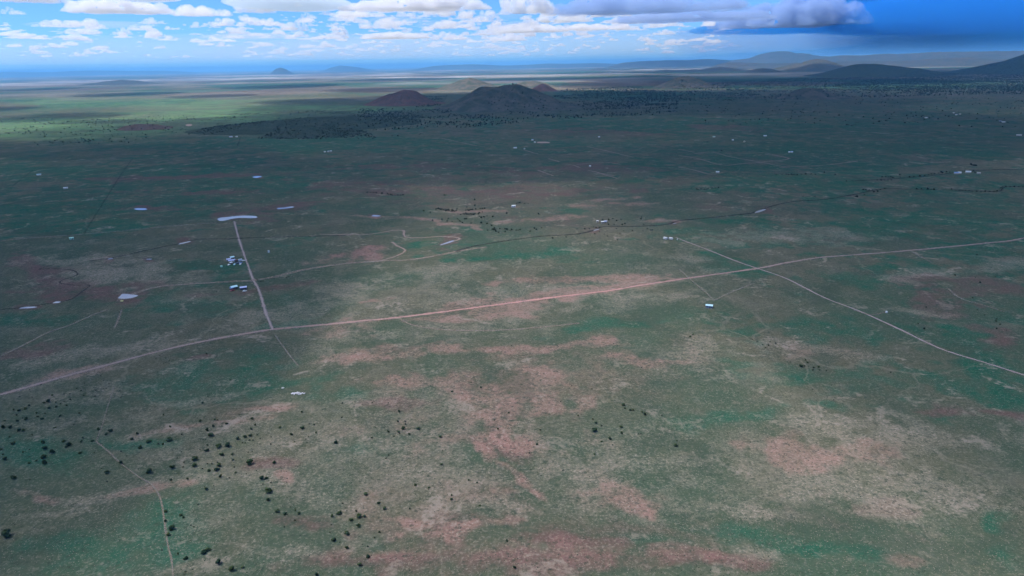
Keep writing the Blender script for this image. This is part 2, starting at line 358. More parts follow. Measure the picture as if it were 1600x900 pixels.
pt(2, 0.95, (1420, 340, 260, 60, 0), (1300, 250, 330, 34, 0), (90, 330, 260, 34, 0), (250, 270, 330, 34, 0), (1500, 430, 160, 60, 0), (1200, 290, 160, 24, 0), (1560, 600, 90, 60, 0), (500, 225, 400, 16, 0), (1100, 195, 500, 18, 0))  # lush grass, with vignette-like darkening at the sides put into its colour
pt(2, 1.0, (1350, 134, 420, 16, 0), (1500, 128, 260, 16, 0), (1000, 148, 200, 10, 0))
pt(0, 0.24, (800, 650, 280, 120, 0), (1000, 560, 240, 50, 0), (640, 800, 200, 60, 0))
pt(0, 0.3, (800, 880, 330, 40, 0), (560, 870, 140, 24, 0), (1060, 880, 120, 20, 0), (780, 640, 150, 60, 0))

for _c, _p, _r in PONDS:                      # trampled mud round each pond
    xs = [q[0] for q in _p]; ys = [q[1] for q in _p]
    PATCH.append((3, 0.7, ((min(xs) + max(xs)) / 2, (min(ys) + max(ys)) / 2, (max(xs) - min(xs)) * .7 + 4, (max(ys) - min(ys)) * 1.0 + 2.0, 0)))

def ground():
    az = np.concatenate([np.arange(-180, -42, 6.0), np.arange(-42, 42.001, 0.118), np.arange(48, 180, 6.0)])
    az = np.radians(az)
    r = [40.0, 80, 120, 160, 190]
    while r[-1] < 5200: r.append(r[-1] * 1.005)
    while r[-1] < 128000: r.append(r[-1] * 1.035)
    r = np.array(r); na, nr = len(az), len(r)
    A, Rr = np.meshgrid(az, r); X = (Rr * np.sin(A)).ravel(); Y = (Rr * np.cos(A)).ravel(); Z = hgt(X, Y)
    V = np.stack([X, Y, Z], 1); V = np.vstack([V, [[0, 0, float(hgt(0.0, 0.0))]]])
    i, j = np.meshgrid(np.arange(nr - 1), np.arange(na), indexing='ij'); j2 = (j + 1) % na
    q = np.stack([i * na + j, i * na + j2, (i + 1) * na + j2, (i + 1) * na + j], -1).reshape(-1, 4)[:, ::-1]
    tri0 = np.stack([np.full(na, nr * na), (np.arange(na) + 1) % na, np.arange(na)], 1)
    # one sheet: the quads, then a fan in the middle (as degenerate-free triangles kept apart)
    me = bpy.data.meshes.new('ground'); loops = np.concatenate([q.ravel(), tri0[:, ::1].ravel()]).astype(np.int32)
    me.vertices.add(len(V)); me.vertices.foreach_set('co', V.astype(np.float32).ravel())
    me.loops.add(len(loops)); me.loops.foreach_set('vertex_index', loops)
    tot = np.concatenate([np.full(len(q), 4), np.full(na, 3)]).astype(np.int32)
    me.polygons.add(len(tot)); me.polygons.foreach_set('loop_total', tot)
    me.polygons.foreach_set('loop_start', np.concatenate([[0], np.cumsum(tot)[:-1]]).astype(np.int32))
    me.polygons.foreach_set('use_smooth', np.ones(len(tot), bool)); me.update(calc_edges=True)
    # cover masks
    cov = np.zeros((len(V), 4), np.float32); X, Y = V[:, 0], V[:, 1]; D = np.hypot(X, Y) + 1
    w1 = fbm(X / 90, Y / 90, 21, 4) - 0.5; w2 = fbm(X / 90, Y / 90, 33, 4) - 0.5
    w1 += 0.75 * (fbm(X / 30, Y / 30, 51, 3) - 0.5); w2 += 0.75 * (fbm(X / 30, Y / 30, 57, 3) - 0.5)
    w3 = fbm(X / 11, Y / 11, 41, 3) - 0.5
    for ch, s, (cx, cy, rx, ry, tilt) in PATCH:
        if rx < 1: continue
        c = G(cx, cy); ta = math.radians(tilt)
        U = G(cx + rx * math.cos(ta), cy + rx * math.sin(ta)) - c
        W = G(cx - ry * math.sin(ta), cy + ry * math.cos(ta)) - c
        det = U.x * W.y - U.y * W.x; big = U.length + W.length
        idx = np.nonzero((np.abs(X - c.x) < big * 2.2) & (np.abs(Y - c.y) < big * 2.2))[0]
        dx, dy = X[idx] - c.x, Y[idx] - c.y
        a = (dx * W.y - dy * W.x) / det; b = (U.x * dy - U.y * dx) / det
        m = np.hypot(a + w1[idx] * 2.2, b + w2[idx] * 2.2) + w3[idx] * 1.1
        k = min(1.0, s * 1.35) * (1 - sstep(0.1, 1.4, m))
        cov[idx, ch] = np.maximum(cov[idx, ch], k)
    far = sstep(2500, 9000, D)
    b = fbm(X / 1800, Y / 1800, 61, 4); cov[:, 1] = np.maximum(cov[:, 1], far * sstep(0.5, 0.62, b) * 0.8)
    cov[:, 2] = np.maximum(cov[:, 2], far * sstep(0.52, 0.40, b) * 0.8 * 0 + far * (b < 0.46) * 0.8)
    cov[:, 3] = np.maximum(cov[:, 3], far * sstep(0.55, 0.66, fbm(X / 1500, Y / 1500, 77, 4)) * 0.7)
    sunlit = np.zeros(len(V))  # sunlight on the left band, put into a brighter grass colour
    for (cx, cy, rx, ry) in ((60, 196, 330, 20), (330, 182, 300, 17), (480, 168, 200, 8), (150, 160, 420, 10), (30, 212, 220, 8)):
        c = G(cx, cy); U = G(cx + rx, cy) - c; W = G(cx, cy + ry) - c; det = U.x * W.y - U.y * W.x
        aa = ((X - c.x) * W.y - (Y - c.y) * W.x) / det; bb = (U.x * (Y - c.y) - U.y * (X - c.x)) / det
        mm_ = np.hypot(aa + (fbm(X / 400, Y / 400, 91, 4) - .5) * 1.2, bb + (fbm(X / 400, Y / 400, 93, 4) - .5) * 1.2); sunlit = np.maximum(sunlit, 1 - sstep(.3, 1.25, mm_))
    pale = sstep(7000, 15000, D) * sstep(.50, .60, fbm(X / 5200, Y / 2600, 95, 5)) * (.4 + .6 * sstep(.42, .55, fbm(X / 900, Y / 900, 97, 3)))  # pale streaks: sun between far cloud shadows put into ground colour
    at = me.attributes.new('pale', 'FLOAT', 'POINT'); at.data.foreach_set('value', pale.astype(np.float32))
    at = me.attributes.new('sunlit_meadow', 'FLOAT', 'POINT'); at.data.foreach_set('value', sunlit.astype(np.float32))
    at = me.attributes.new('cover', 'FLOAT_COLOR', 'POINT'); at.data.foreach_set('color', cov.ravel())
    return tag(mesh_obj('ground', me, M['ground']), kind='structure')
ground()

# ------------------------------------------------------------------ ribbons: roads, tracks, washes
def catmull(P, step):
    out = []
    P = [2 * P[0] - P[1]] + P + [2 * P[-1] - P[-2]]
    for i in range(1, len(P) - 2):
        p0, p1, p2, p3 = P[i - 1:i + 3]; n = max(2, int((p2 - p1).length / step))
        for k in range(n):
            t = k / n
            out.append(0.5 * ((2 * p1) + (p2 - p0) * t + (2 * p0 - 5 * p1 + 4 * p2 - p3) * t * t + (3 * p1 - p0 - 3 * p2 + p3) * t ** 3))
    out.append(P[-2]); return out
LIFT = [0.03]
def ribbon(name, px, width, mat, step=5.0, kind='structure', wob=0.35, tone=None):
    LIFT[0] += 0.006
    P = [Vector((g.x, g.y, 0)) for g in (G(*p) for p in px)]
    C = catmull(P, step); n = len(C)
    c = np.array([(p.x, p.y) for p in C]); tn = np.gradient(c, axis=0); tn /= np.linalg.norm(tn, axis=1)[:, None] + 1e-9
    nm = np.stack([-tn[:, 1], tn[:, 0]], 1)
    s = np.arange(n) * step
    wd = width / 2 * (1 + wob * 2 * (fbm(s / 40, s * 0, int(px[0][0] * 7) % 97, 3) - 0.5)) * 1.5
    cols = np.linspace(-1, 1, 7)
    V = np.concatenate([c + nm * (wd * u)[:, None] for u in cols]); z = hgt(V[:, 0], V[:, 1]) + LIFT[0] + 0.12
    i, j = np.meshgrid(np.arange(6), np.arange(n - 1), indexing='ij')
    q = np.stack([i * n + j, i * n + j + 1, (i + 1) * n + j + 1, (i + 1) * n + j], -1).reshape(-1, 4)[:, ::-1]
    me = np_mesh(name, np.column_stack([V, z]), q, True)
    at = me.attributes.new('across', 'FLOAT', 'POINT'); at.data.foreach_set('value', np.repeat(cols, n).astype(np.float32) * 1.5)
    tv = np.exp(-((c[:, 0] - tone[0]) / tone[1]) ** 2) if tone else np.zeros(n)
    at = me.attributes.new('tone', 'FLOAT', 'POINT'); at.data.foreach_set('value', np.tile(tv, 7).astype(np.float32))
    return tag(mesh_obj(name, me, M[mat]), kind=kind)

MAIN = [(-60, 634), (0, 617), (60, 600), (120, 583), (180, 567), (240, 551), (300, 537), (360, 525.5), (425, 515), (500, 508), (560, 502), (640, 494),
        (740, 481), (850, 466.5), (950, 454.5), (1000, 446), (1080, 434), (1180, 420), (1230, 410.5), (1280, 402.5), (1340, 398), (1420, 391.5),
        (1490, 385), (1545, 379.5), (1580, 376), (1600, 372), (1650, 366)]
ribbon('dirt_road', MAIN, 9.5, 'road', tone=(40.0, 190.0))
ribbon('dirt_road', [(366, 346), (369, 358), (374, 376), (381, 397), (388, 416), (395, 436), (402, 448), (408, 464), (415, 488), (421, 503), (426, 515)], 5.5, 'road_pale')
ribbon('dirt_road', [(1056, 371), (1068, 376), (1100, 388), (1150, 408), (1185, 420), (1230, 436), (1290, 466), (1340, 485), (1400, 512), (1470, 545), (1540, 567), (1600, 586), (1650, 600)], 4.2, 'road_pale')
T = ribbon
T('track', [(185, 470), (215, 457), (250, 448), (300, 443.5), (360, 440), (400, 437.5), (440, 430), (480, 420.5), (540, 412), (600, 407.5), (640, 406), (690, 398), (712, 393), (760, 386)], 8.0, 'track', 4)
T('wash', [(500, 366), (560, 367), (590, 364.5), (612, 360.5), (630, 360), (631, 366), (636, 371), (660, 371.5), (690, 369.5), (712, 371), (718, 373.5), (705, 378), (689, 382.5)], 7.0, 'wash', 4)
T('wash', [(613, 378), (620, 384), (633, 391), (622, 399), (600, 406), (588, 409)], 6.0, 'wash', 4)
T('dry_creek', [(712, 393), (740, 385), (800, 375), (850, 369), (900, 366), (928, 360), (945, 354), (990, 354), (1040, 351), (1060, 345), (1100, 341), (1150, 336), (1175, 333), (1200, 324), (1240, 315), (1290, 311.5), (1340, 303), (1380, 295), (1430, 296), (1480, 297), (1520, 298), (1560, 299), (1572, 292), (1620, 291)], 8.0, 'creek', 6)
T('dry_creek', [(140, 408), (180, 402), (230, 391), (280, 381), (310, 374), (350, 373.5), (400, 371.5), (460, 370), (540, 368)], 7.0, 'creek', 5)
T('dry_creek', [(85, 413), (68, 418), (62, 421), (80, 420), (110, 422), (121, 427), (118, 431), (97, 438), (96, 443), (120, 446), (140, 446), (128, 456), (110, 468), (80, 474), (40, 480), (-30, 487)], 4.0, 'creek', 3)
T('dry_creek', [(1330, 283), (1400, 279), (1450, 275), (1500, 269), (1560, 265), (1640, 266)], 11.0, 'creek', 8)
T('track', [(430, 524), (445, 545), (458, 562), (466, 571)], 2.2, 'faint', 3)
T('track', [(625, 499), (645, 508), (680, 514), (720, 516.5), (780, 516), (840, 512), (880, 508), (905, 505)], 3.4, 'track', 3)
T('trail', [(150, 690), (170, 706), (186, 722), (212, 742), (236, 757), (249, 775), (254, 795), (258, 822), (262, 850), (268, 875), (271, 905)], 1.7, 'faint', 2)
T('trail', [(150, 690), (160, 665), (167, 640), (175, 615), (178, 602)], 1.2, 'faint', 2)
T('track', [(-20, 566), (30, 543), (75, 520), (110, 508), (150, 490), (170, 484)], 5.0, 'faint', 4)
T('track', [(190, 484), (186, 496), (180, 512)], 4.0, 'faint', 4)
T('track', [(-20, 378), (60, 371), (130, 366), (200, 360), (260, 354), (310, 350), (345, 347)], 7.0, 'faint', 6)
T('fence_strip', [(207, 248), (190, 272), (172, 300), (150, 335), (131, 366)], 5.0, 'strip', 8)
T('fence_strip', [(52, 266), (36, 278), (18, 292)], 5.0, 'strip', 8)
T('fence_strip', [(376, 214), (371, 228)], 9.0, 'strip', 8)
T('track', [(1060, 420), (1100, 455), (1115, 468)], 3.0, 'faint', 4)
T('track', [(1115, 470), (1140, 458), (1172, 445)], 3.0, 'faint', 4)
T('track', [(1425, 394), (1440, 402), (1455, 410)], 3.0, 'faint', 4)
T('track', [(1545, 379), (1580, 380), (1620, 383)], 4.0, 'faint', 4)
T('track', [(1330, 484), (1360, 492), (1385, 488)], 2.6, 'faint', 4)
T('track', [(1480, 450), (1500, 466), (1540, 478), (1570, 488)], 4.0, 'faint', 4)
for a in ([(818, 234), (832, 238.5), (842, 241)], [(857, 248), (874, 253)], [(840, 266), (865, 275)], [(917, 229), (940, 234), (965, 240), (990, 246)],
          [(888, 258), (895, 258), (906, 262)], [(900, 257), (940, 254), (950, 254), (970, 257)], [(918, 266), (940, 271), (960, 275)], [(933, 270), (965, 279)],
          [(1060, 243), (1090, 248), (1128, 258), (1160, 256), (1190, 253.5), (1232, 248), (1195, 241)], [(1085, 240), (1112, 238), (1145, 246), (1188, 253.5), (1215, 259), (1232, 261.5)],
          [(1060, 261), (1085, 266), (1110, 272.5), (1130, 270)], [(1085, 249), (1110, 250)], [(1170, 237), (1200, 240), (1235, 248)], [(1218, 262), (1290, 258), (1340, 252)],
          [(1215, 296), (1230, 299)], [(690, 216), (745, 228)], [(760, 242), (800, 243)], [(1060, 233), (1085, 238)]):
    T('track', a, 9.0, 'wash', 8)

# ------------------------------------------------------------------ ponds
for c, pts, rad in PONDS:
    cc = [Vector((g.x, g.y, 0)) for g in (plane(p[0], p[1], c.z) for p in pts)]
    cc = catmull(cc + [cc[0]], max(0.8, rad * 0.06))[:-1]
    bm = bmesh.new(); f = bm.faces.new([bm.verts.new((p.x, p.y, c.z)) for p in cc])
    if f.normal.z < 0: f.normal_flip()
    bmesh.ops.triangulate(bm, faces=[f]); bm.normal_update()
    for f in bm.faces:
        if f.normal.z < 0: f.normal_flip()
    tag(mesh_obj('pond', from_bm(bm, 'pond'), M['water']), kind='structure')

# ------------------------------------------------------------------ hills
HILLS = []; ZTOP = [0.0]
def hill(name, base, prof, mat, depth=None, sharp=1.15, gully=0.10, seed=1, n=110, back=0.0, skew=0.0):
    """base: photo pixel of the foot below the summit; prof: skyline in photo pixels left to right (ends at the foot)."""
    b = G(*base); d0 = math.hypot(b.x, b.y); dirv = Vector((b.x / d0, b.y / d0)); sid = Vector((dirv.y, -dirv.x))
    ss, zz = [], []
    hw = None
    for (x, y) in prof:
        r = ray(x, y); rh = Vector((r[0], r[1])); k = d0 / max(rh.dot(dirv), 1e-6)      # on the upright plane through the foot
        ss.append((rh * k - dirv * d0).dot(sid)); zz.append(CAMH + r[2] * k)
    ss = np.array(ss); zz = np.array(zz); zz[0] = zz[-1] = 0; zz = np.maximum(zz, 0)
    hwid = (ss[-1] - ss[0]) / 2; sc = (ss[-1] + ss[0]) / 2
    D = depth if depth else hwid
    # the crest stands D behind the foot, so scale things to keep the same skyline
    f = (d0 + D) / d0; cz = lambda z: CAMH + (z - CAMH) * f
    ss, sc, hwid = ss * f, sc * f, hwid * f; zz = np.where(zz > 0, np.maximum(cz(zz), 0), 0); zz[0] = zz[-1] = 0
    ctr = Vector((b.x, b.y)) + dirv * D
    # smooth profile
    so_ = np.linspace(ss[0], ss[-1], 400); zo = np.interp(so_, ss, zz); kk = np.hanning(23); kk /= kk.sum()
    zo = np.convolve(np.pad(zo, 11, mode='edge'), kk, 'valid')
    def height(s, t):
        u = np.clip((s - sc) / hwid, -1, 1); dl = D * np.sqrt(np.maximum(1 - u * u, 1e-4)); dl = np.maximum(dl, D * 0.25)
        v = np.clip(np.abs(t) / dl, 0, 1)
        z = np.interp(s, so_, zo) * (1 - v ** 1.25) ** sharp
        ang = np.arctan2(t, s - sc); rad = np.hypot((s - sc) / hwid, t / D)
        g = fbm(ang * 5 + seed, rad * 2.5, seed, 4); g2 = fbm(s / 60 + seed, t / 60, seed + 3, 4)
        z = z * (1 - gully * (1 - np.abs(2 * g - 1)) * np.clip(rad * 2, 0, 1)) + z * (g2 - 0.5) * gully * 0.5
        return z
    s = np.linspace(sc - hwid, sc + hwid, n); t = np.linspace(-D, D, n)
    Sg, Tg = np.meshgrid(s, t); Zg = height(Sg.ravel(), Tg.ravel())
    X = ctr.x + sid.x * Sg.ravel() + dirv.x * Tg.ravel(); Y = ctr.y + sid.y * Sg.ravel() + dirv.y * Tg.ravel()
    gz = hgt(X, Y); Z = gz + Zg - np.where(Zg < 1.0, 3.0, 0.0)
    i, j = np.meshgrid(np.arange(n - 1), np.arange(n - 1), indexing='ij')
    q = np.stack([i * n + j, i * n + j + 1, (i + 1) * n + j + 1, (i + 1) * n + j], -1).reshape(-1, 4)
    me = np_mesh(name, np.column_stack([X, Y, Z]), q, True)
    o = tag(mesh_obj(name, me, M[mat]), kind='structure')
    def at(x, y):
        dx, dy = x - ctr.x, y - ctr.y; s_ = dx * sid.x + dy * sid.y; t_ = dx * dirv.x + dy * dirv.y
        ok = (np.abs(s_ - sc) < hwid) & (np.abs(t_) < D); return np.where(ok, height(s_, t_), 0)
    HILLS.append(at); ZTOP[0] = max(ZTOP[0], float(Z.max())); return o

hill('hill', (735, 141), [(672, 142), (688, 136.5), (702, 131.5), (718, 125), (731, 122), (744, 123.5), (760, 128.5), (778, 134), (800, 142)], 'cinder_green', gully=.1, seed=2)
hill('hill', (628, 166), [(566, 166), (584, 156), (600, 147), (612, 144), (628, 141.5), (640, 139.3), (650, 141), (664, 149), (680, 158), (700, 167)], 'cinder', gully=.26, seed=4, n=150)
hill('hill', (790, 175), [(676, 178), (700, 162), (722, 148), (736, 138), (748, 132.5), (762, 131), (776, 134), (792, 132.5), (808, 132.5), (826, 135), (842, 140), (860, 148), (880, 157), (905, 166), (940, 176)], 'cinder_green', gully=.30, seed=6, n=200)
hill('hill', (835, 138), [(790, 137), (810, 128.5), (825, 126), (838, 127), (850, 129), (875, 137)], 'cinder_green', seed=8)
hill('hill', (848, 143), [(826, 143), (838, 134), (846, 131), (856, 133), (872, 143)], 'cinder', seed=9)
hill('hill', (1072, 138), [(1020, 139), (1040, 128), (1055, 121), (1064, 119), (1078, 119.5), (1095, 124), (1112, 131), (1135, 139)], 'cinder_green', seed=10)
hill('hill', (1266, 156), [(1205, 157), (1228, 147), (1246, 139), (1262, 136), (1282, 138), (1302, 145), (1335, 157)], 'cinder_green', seed=12)
hill('hill', (1370, 121), [(1255, 122), (1282, 114), (1310, 105.5), (1335, 100), (1350, 98.7), (1372, 99.5), (1395, 102), (1415, 104), (1435, 105.5), (1455, 110), (1500, 119)], 'wooded', seed=14, depth=1400)
hill('hill', (1640, 116), [(1480, 114), (1520, 105), (1545, 99), (1570, 94), (1590, 87), (1620, 78), (1660, 73), (1710, 74), (1760, 82), (1820, 100)], 'wooded', seed=16, depth=2200)
hill('hill', (1276, 111), [(1190, 112), (1215, 105), (1235, 100), (1250, 98), (1262, 94), (1275, 92), (1290, 93), (1305, 98), (1330, 106), (1360, 112)], 'range', seed=18)
hill('hill', (1195, 113), [(1160, 113), (1176, 108), (1190, 106), (1204, 107), (1225, 113)], 'range', seed=20)
hill('hill', (1128, 112), [(1020, 112), (1040, 108.5), (1060, 109.5), (1080, 108), (1100, 108), (1118, 105), (1135, 104.3), (1150, 107), (1190, 110)], 'range', seed=22)
hill('hill', (935, 110), [(885, 111), (905, 109.5), (925, 108), (935, 106), (955, 108.5), (990, 110)], 'range', seed=23)
hill('hill', (210, 132), [(120, 131), (160, 127), (190, 124.5), (215, 125.5), (240, 129), (265, 132)], 'range', seed=24)
# the far ranges along the skyline
def rng(pts, dist, mat='range', seed=1, depth=None):
    dist *= 0.6
    hz = lambda x: 115 - 0.0178 * x
    x = (pts[0][0] + pts[-1][0]) / 2
    y = hz(x) + CAMH / dist * FPX * 1.09
    hill('mountain', (x, y), pts, mat, depth=depth or dist * 0.07, seed=seed, gully=0.16, n=140)
rng([(1120, 95.5), (1145, 92), (1170, 90), (1185, 83.5), (1200, 81), (1218, 79.5), (1232, 80), (1245, 82), (1262, 81.8), (1272, 84), (1300, 87), (1330, 91)], 46000, seed=31)
rng([(940, 99), (975, 96.5), (1005, 94), (1040, 93.3), (1080, 93.5), (1105, 92), (1130, 93), (1150, 94), (1200, 95), (1250, 95)], 52000, seed=32)
rng([(1250, 92), (1290, 86.5), (1320, 84), (1345, 85), (1370, 83), (1400, 83.2), (1450, 81), (1500, 80.5), (1560, 79), (1620, 78), (1700, 80), (1780, 86)], 36000, seed=33)
rng([(1100, 101), (1130, 97), (1150, 95.5), (1170, 97), (1210, 98), (1260, 97), (1300, 96), (1340, 95), (1400, 95), (1440, 93), (1480, 89), (1510, 88), (1560, 90), (1620, 91), (1700, 93)], 31000, seed=34)
rng([(500, 106), (520, 104), (531, 101.5), (542, 103), (560, 104.5), (590, 105)], 78000, seed=35)
rng([(640, 104.5), (680, 102), (710, 100.5), (735, 99.5), (760, 101), (790, 102.5), (830, 101), (855, 98.8), (880, 99), (905, 98), (930, 97.3), (960, 99), (990, 99)], 70000, seed=36)
rng([(420, 108.8), (430, 107.4), (437, 105.6), (446, 107.2), (460, 108.4)], 50000, seed=37)
rng([(-40, 116), (0, 112.4), (20, 110.7), (45, 111.6), (80, 112.6), (110, 110.7), (150, 110), (200, 110.5), (260, 109.8), (320, 110)], 90000, seed=38)
# wooded escarpment at left and low red swells
hill('hill', (380, 213), [(280, 213), (305, 204), (340, 197), (390, 191), (440, 187), (490, 183), (540, 180), (600, 182), (660, 188)], 'wooded', depth=330, seed=41, gully=.2)
hill('hill', (480, 216), [(410, 217), (440, 204), (465, 196), (485, 197), (520, 204), (580, 216)], 'wooded', depth=130, seed=43, gully=.2)
hill('hill', (225, 204), [(180, 204), (195, 196), (215, 193), (245, 194), (270, 198), (290, 204)], 'redrock', depth=120, seed=45)
def tz(x, y):
    z = hgt(x, y)
    b = np.zeros_like(z)
    for f in HILLS: b = np.maximum(b, f(x, y))
    return z + b

# ------------------------------------------------------------------ far woodland: too many and too small to count
def inpoly(x, y, poly):
    c = np.zeros(len(x), bool); n = len(poly)
    for i in range(n):
        (x1, y1), (x2, y2) = poly[i], poly[(i + 1) % n]
        k = ((y1 > y) != (y2 > y)) & (x < (x2 - x1) * (y - y1) / (y2 - y1 + 1e-12) + x1); c ^= k
    return c
def woodland(name, label, polys, size, seed, sub=1):
    rs = np.random.RandomState(seed); P = []; SZ = []
    for poly, dens, thr in polys:              # density: trees per hectare
        wp = [(g.x, g.y) for g in (G(*p) for p in poly)]
        a = np.array(wp); lo, hi = a.min(0), a.max(0); n = int((hi - lo).prod() / 1e4 * dens)
        q = lo + rs.rand(n, 2) * (hi - lo); q = q[inpoly(q[:, 0], q[:, 1], wp)]
        k = fbm(q[:, 0] / 160, q[:, 1] / 160, seed + 9, 4) + (rs.rand(len(q)) - .5) * .25; q = q[k > thr]
        P.append(q); SZ.append(size * (0.5 + rs.rand(len(q)) ** 2 * 0.9))
    P = np.concatenate(P); s = np.concatenate(SZ); n = len(P); z = tz(P[:, 0], P[:, 1])
    bm = bmesh.new(); bmesh.ops.create_icosphere(bm, subdivisions=sub, radius=1); bm.verts.ensure_lookup_table()
    bv = np.array([v.co[:] for v in bm.verts]); bf = np.array([[v.index for v in f.verts] for f in bm.faces]); bm.free()
    nv = len(bv); V = bv[None] * (0.72 + 0.5 * rs.rand(n, nv, 1)) * s[:, None, None] * np.array([.5, .5, .46])
    V[:, :, 2] += s[:, None] * 0.36; V[:, :, 0] += P[:, 0:1]; V[:, :, 1] += P[:, 1:2]; V[:, :, 2] += z[:, None]
    Fc = (bf[None] + (np.arange(n) * nv)[:, None, None]).reshape(-1, 3)
    me = np_mesh(name, V.reshape(-1, 3), Fc)
    print(name, n, len(Fc))
    return tag(mesh_obj(name, me, M['tree']), label, 'woodland', kind='stuff')
woodland('woodland', 'dark juniper woodland covering the low ridge at left', [
    ([(286, 212), (320, 203), (400, 191), (520, 181), (640, 176), (668, 184), (610, 196), (560, 200), (590, 214), (480, 218), (400, 217), (445, 200), (380, 206), (300, 213)], 60, 0.36),
    ([(0, 185), (300, 180), (560, 168), (560, 180), (300, 200), (240, 222), (0, 230)], 7, 0.5),
    ([(330, 180), (560, 170), (560, 178), (340, 187)], 25, 0.55),
    ([(560, 200), (640, 190), (720, 196), (640, 215), (560, 225)], 14, 0.5)], 4.6, 3)
woodland('woodland', 'dark scattered woodland around the feet of the cinder hills', [
    ([(560, 170), (700, 170), (720, 180), (900, 172), (960, 165), (1060, 160), (1060, 178), (900, 185), (720, 200), (560, 205)], 16, 0.47),
    ([(690, 165), (740, 148), (800, 140), (860, 150), (920, 168), (820, 178)], 9, 0.52),
    ([(860, 150), (1020, 140), (1060, 150), (1060, 165), (930, 168)], 22, 0.42),
    ([(640, 152), (700, 150), (690, 165), (650, 168)], 20, 0.45)], 6.5, 5)
woodland('woodland', 'dense dark forest on the far plain below the wooded hills', [
    ([(1000, 142), (1060, 136), (1140, 128), (1240, 122), (1290, 122), (1600, 118), (1700, 118), (1700, 148), (1600, 148), (1440, 150), (1300, 155), (1000, 160)], 9.0, 0.42),
    ([(1290, 135), (1400, 120), (1500, 112), (1700, 112), (1700, 146), (1560, 146), (1440, 148)], 11.0, 0.36),
    ([(870, 140), (1000, 134), (1020, 146), (900, 150)], 10.0, 0.4)], 7.5, 7, 1)
woodland('woodland', 'thin speckle of shrubs over the middle plain at right', [
    ([(960, 165), (1200, 158), (1600, 150), (1600, 200), (1100, 195)], 3.0, 0.5)], 5.5, 8)

# ------------------------------------------------------------------ grass tussocks and sage on the near plain: uncountable
def tufts(name, label, n, mat, seed, rmin, rmax, hk, freq, thr):
    rs = np.random.RandomState(seed); px = rs.rand(n) * 1800 - 100; dd = 265 * (1000 / 265) ** (rs.rand(n) ** 0.9); x = (px - 800) / FPX * dd * 1.12; y = np.sqrt(np.maximum(dd ** 2 - x ** 2 * 0.2, 1))
    k = fbm(x / freq, y / freq, seed + 3, 4) + (rs.rand(n) - .5) * .3; ok = k > thr; x, y = x[ok], y[ok]; n = len(x)
    a0 = rs.rand(n) * 6.28; r = rmin + (rmax - rmin) * rs.rand(n) ** 2; ring = np.arange(5) / 5 * 6.2832
    V = np.zeros((n, 6, 3)); jr = r[:, None] * (.65 + .7 * rs.rand(n, 5)); z = hgt(x, y)
    V[:, :5, 0] = x[:, None] + np.cos(ring + a0[:, None]) * jr; V[:, :5, 1] = y[:, None] + np.sin(ring + a0[:, None]) * jr; V[:, :5, 2] = z[:, None] + .02 + hk * r[:, None] * .35 * rs.rand(n, 5)
    V[:, 5, 0] = x + (rs.rand(n) - .5) * r * .5; V[:, 5, 1] = y + (rs.rand(n) - .5) * r * .5; V[:, 5, 2] = z + hk * r
    f = np.array([[0, 1, 5], [1, 2, 5], [2, 3, 5], [3, 4, 5], [4, 0, 5]]); Fc = (f[None] + (np.arange(n) * 6)[:, None, None]).reshape(-1, 3)
    return tag(mesh_obj(name, np_mesh(name, V.reshape(-1, 3), Fc), M[mat]), label, 'grass', kind='stuff')
tufts('straw_tussocks', 'pale dry grass tussocks speckling the near plain', 90000, 'straw_tuft', 71, .12, .36, .55, 45, .50)
tufts('sage_tussocks', 'low dark sage clumps speckling the near plain', 50000, 'sage_tuft', 81, .12, .45, .7, 40, .49)

# ------------------------------------------------------------------ trees
def ico(sub):
    bm = bmesh.new(); bmesh.ops.create_icosphere(bm, subdivisions=sub, radius=1); bm.verts.ensure_lookup_table()
    v = np.array([q.co[:] for q in bm.verts]); f = np.array([[q.index for q in p.verts] for p in bm.faces]); bm.free(); return v, f
def crown_mesh(seed, nl, squat, leaf):
    """a juniper crown of unit width: uneven lobes carrying small leaf-clump faces over dark inner boughs"""
    rs = np.random.RandomState(seed); V = []; Fc = []; off = 0
    lobes = []
    for i in range(rs.randint(6, 10)):
        a = rs.rand() * 6.283; q = rs.rand() ** .6 * .30
        lobes.append((np.array([q * math.cos(a), q * math.sin(a), .16 + rs.rand() * .42 * squat]), .13 + rs.rand() * .12))
    lobes.append((np.array([0, 0, .34 * squat]), .28))
    bv, bf = ico(2)
    for c, r in lobes:
        v = bv * r * 0.86 * (0.8 + .35 * rs.rand(len(bv), 1)) * np.array([1, 1, squat]) + c; v[:, 2] = np.maximum(v[:, 2], .03)
        V.append(v); Fc.append(bf + off); off += len(v)
    for i in range(nl):
        c, r = lobes[rs.randint(len(lobes))]; d = rs.normal(size=3); d /= np.linalg.norm(d); d[2] = abs(d[2]) * 1.0 - .25
        p = c + d * r * (0.82 + .42 * rs.rand()) * np.array([1, 1, squat]); p[2] = max(p[2], .03)
        e1 = np.cross(d, rs.normal(size=3)); e1 /= np.linalg.norm(e1) + 1e-6; e2 = np.cross(d, e1) + d * rs.uniform(-.8, .8)
        s = leaf * (.5 + rs.rand())
        V.append(np.array([p - e1 * s, p + e2 * s * .8, p + e1 * s, p + d * s * 1.1])); Fc.append(np.array([[0, 1, 3], [1, 2, 3], [0, 3, 2]]) + off); off += 4
    return np_mesh('crown', np.concatenate(V), np.concatenate(Fc))
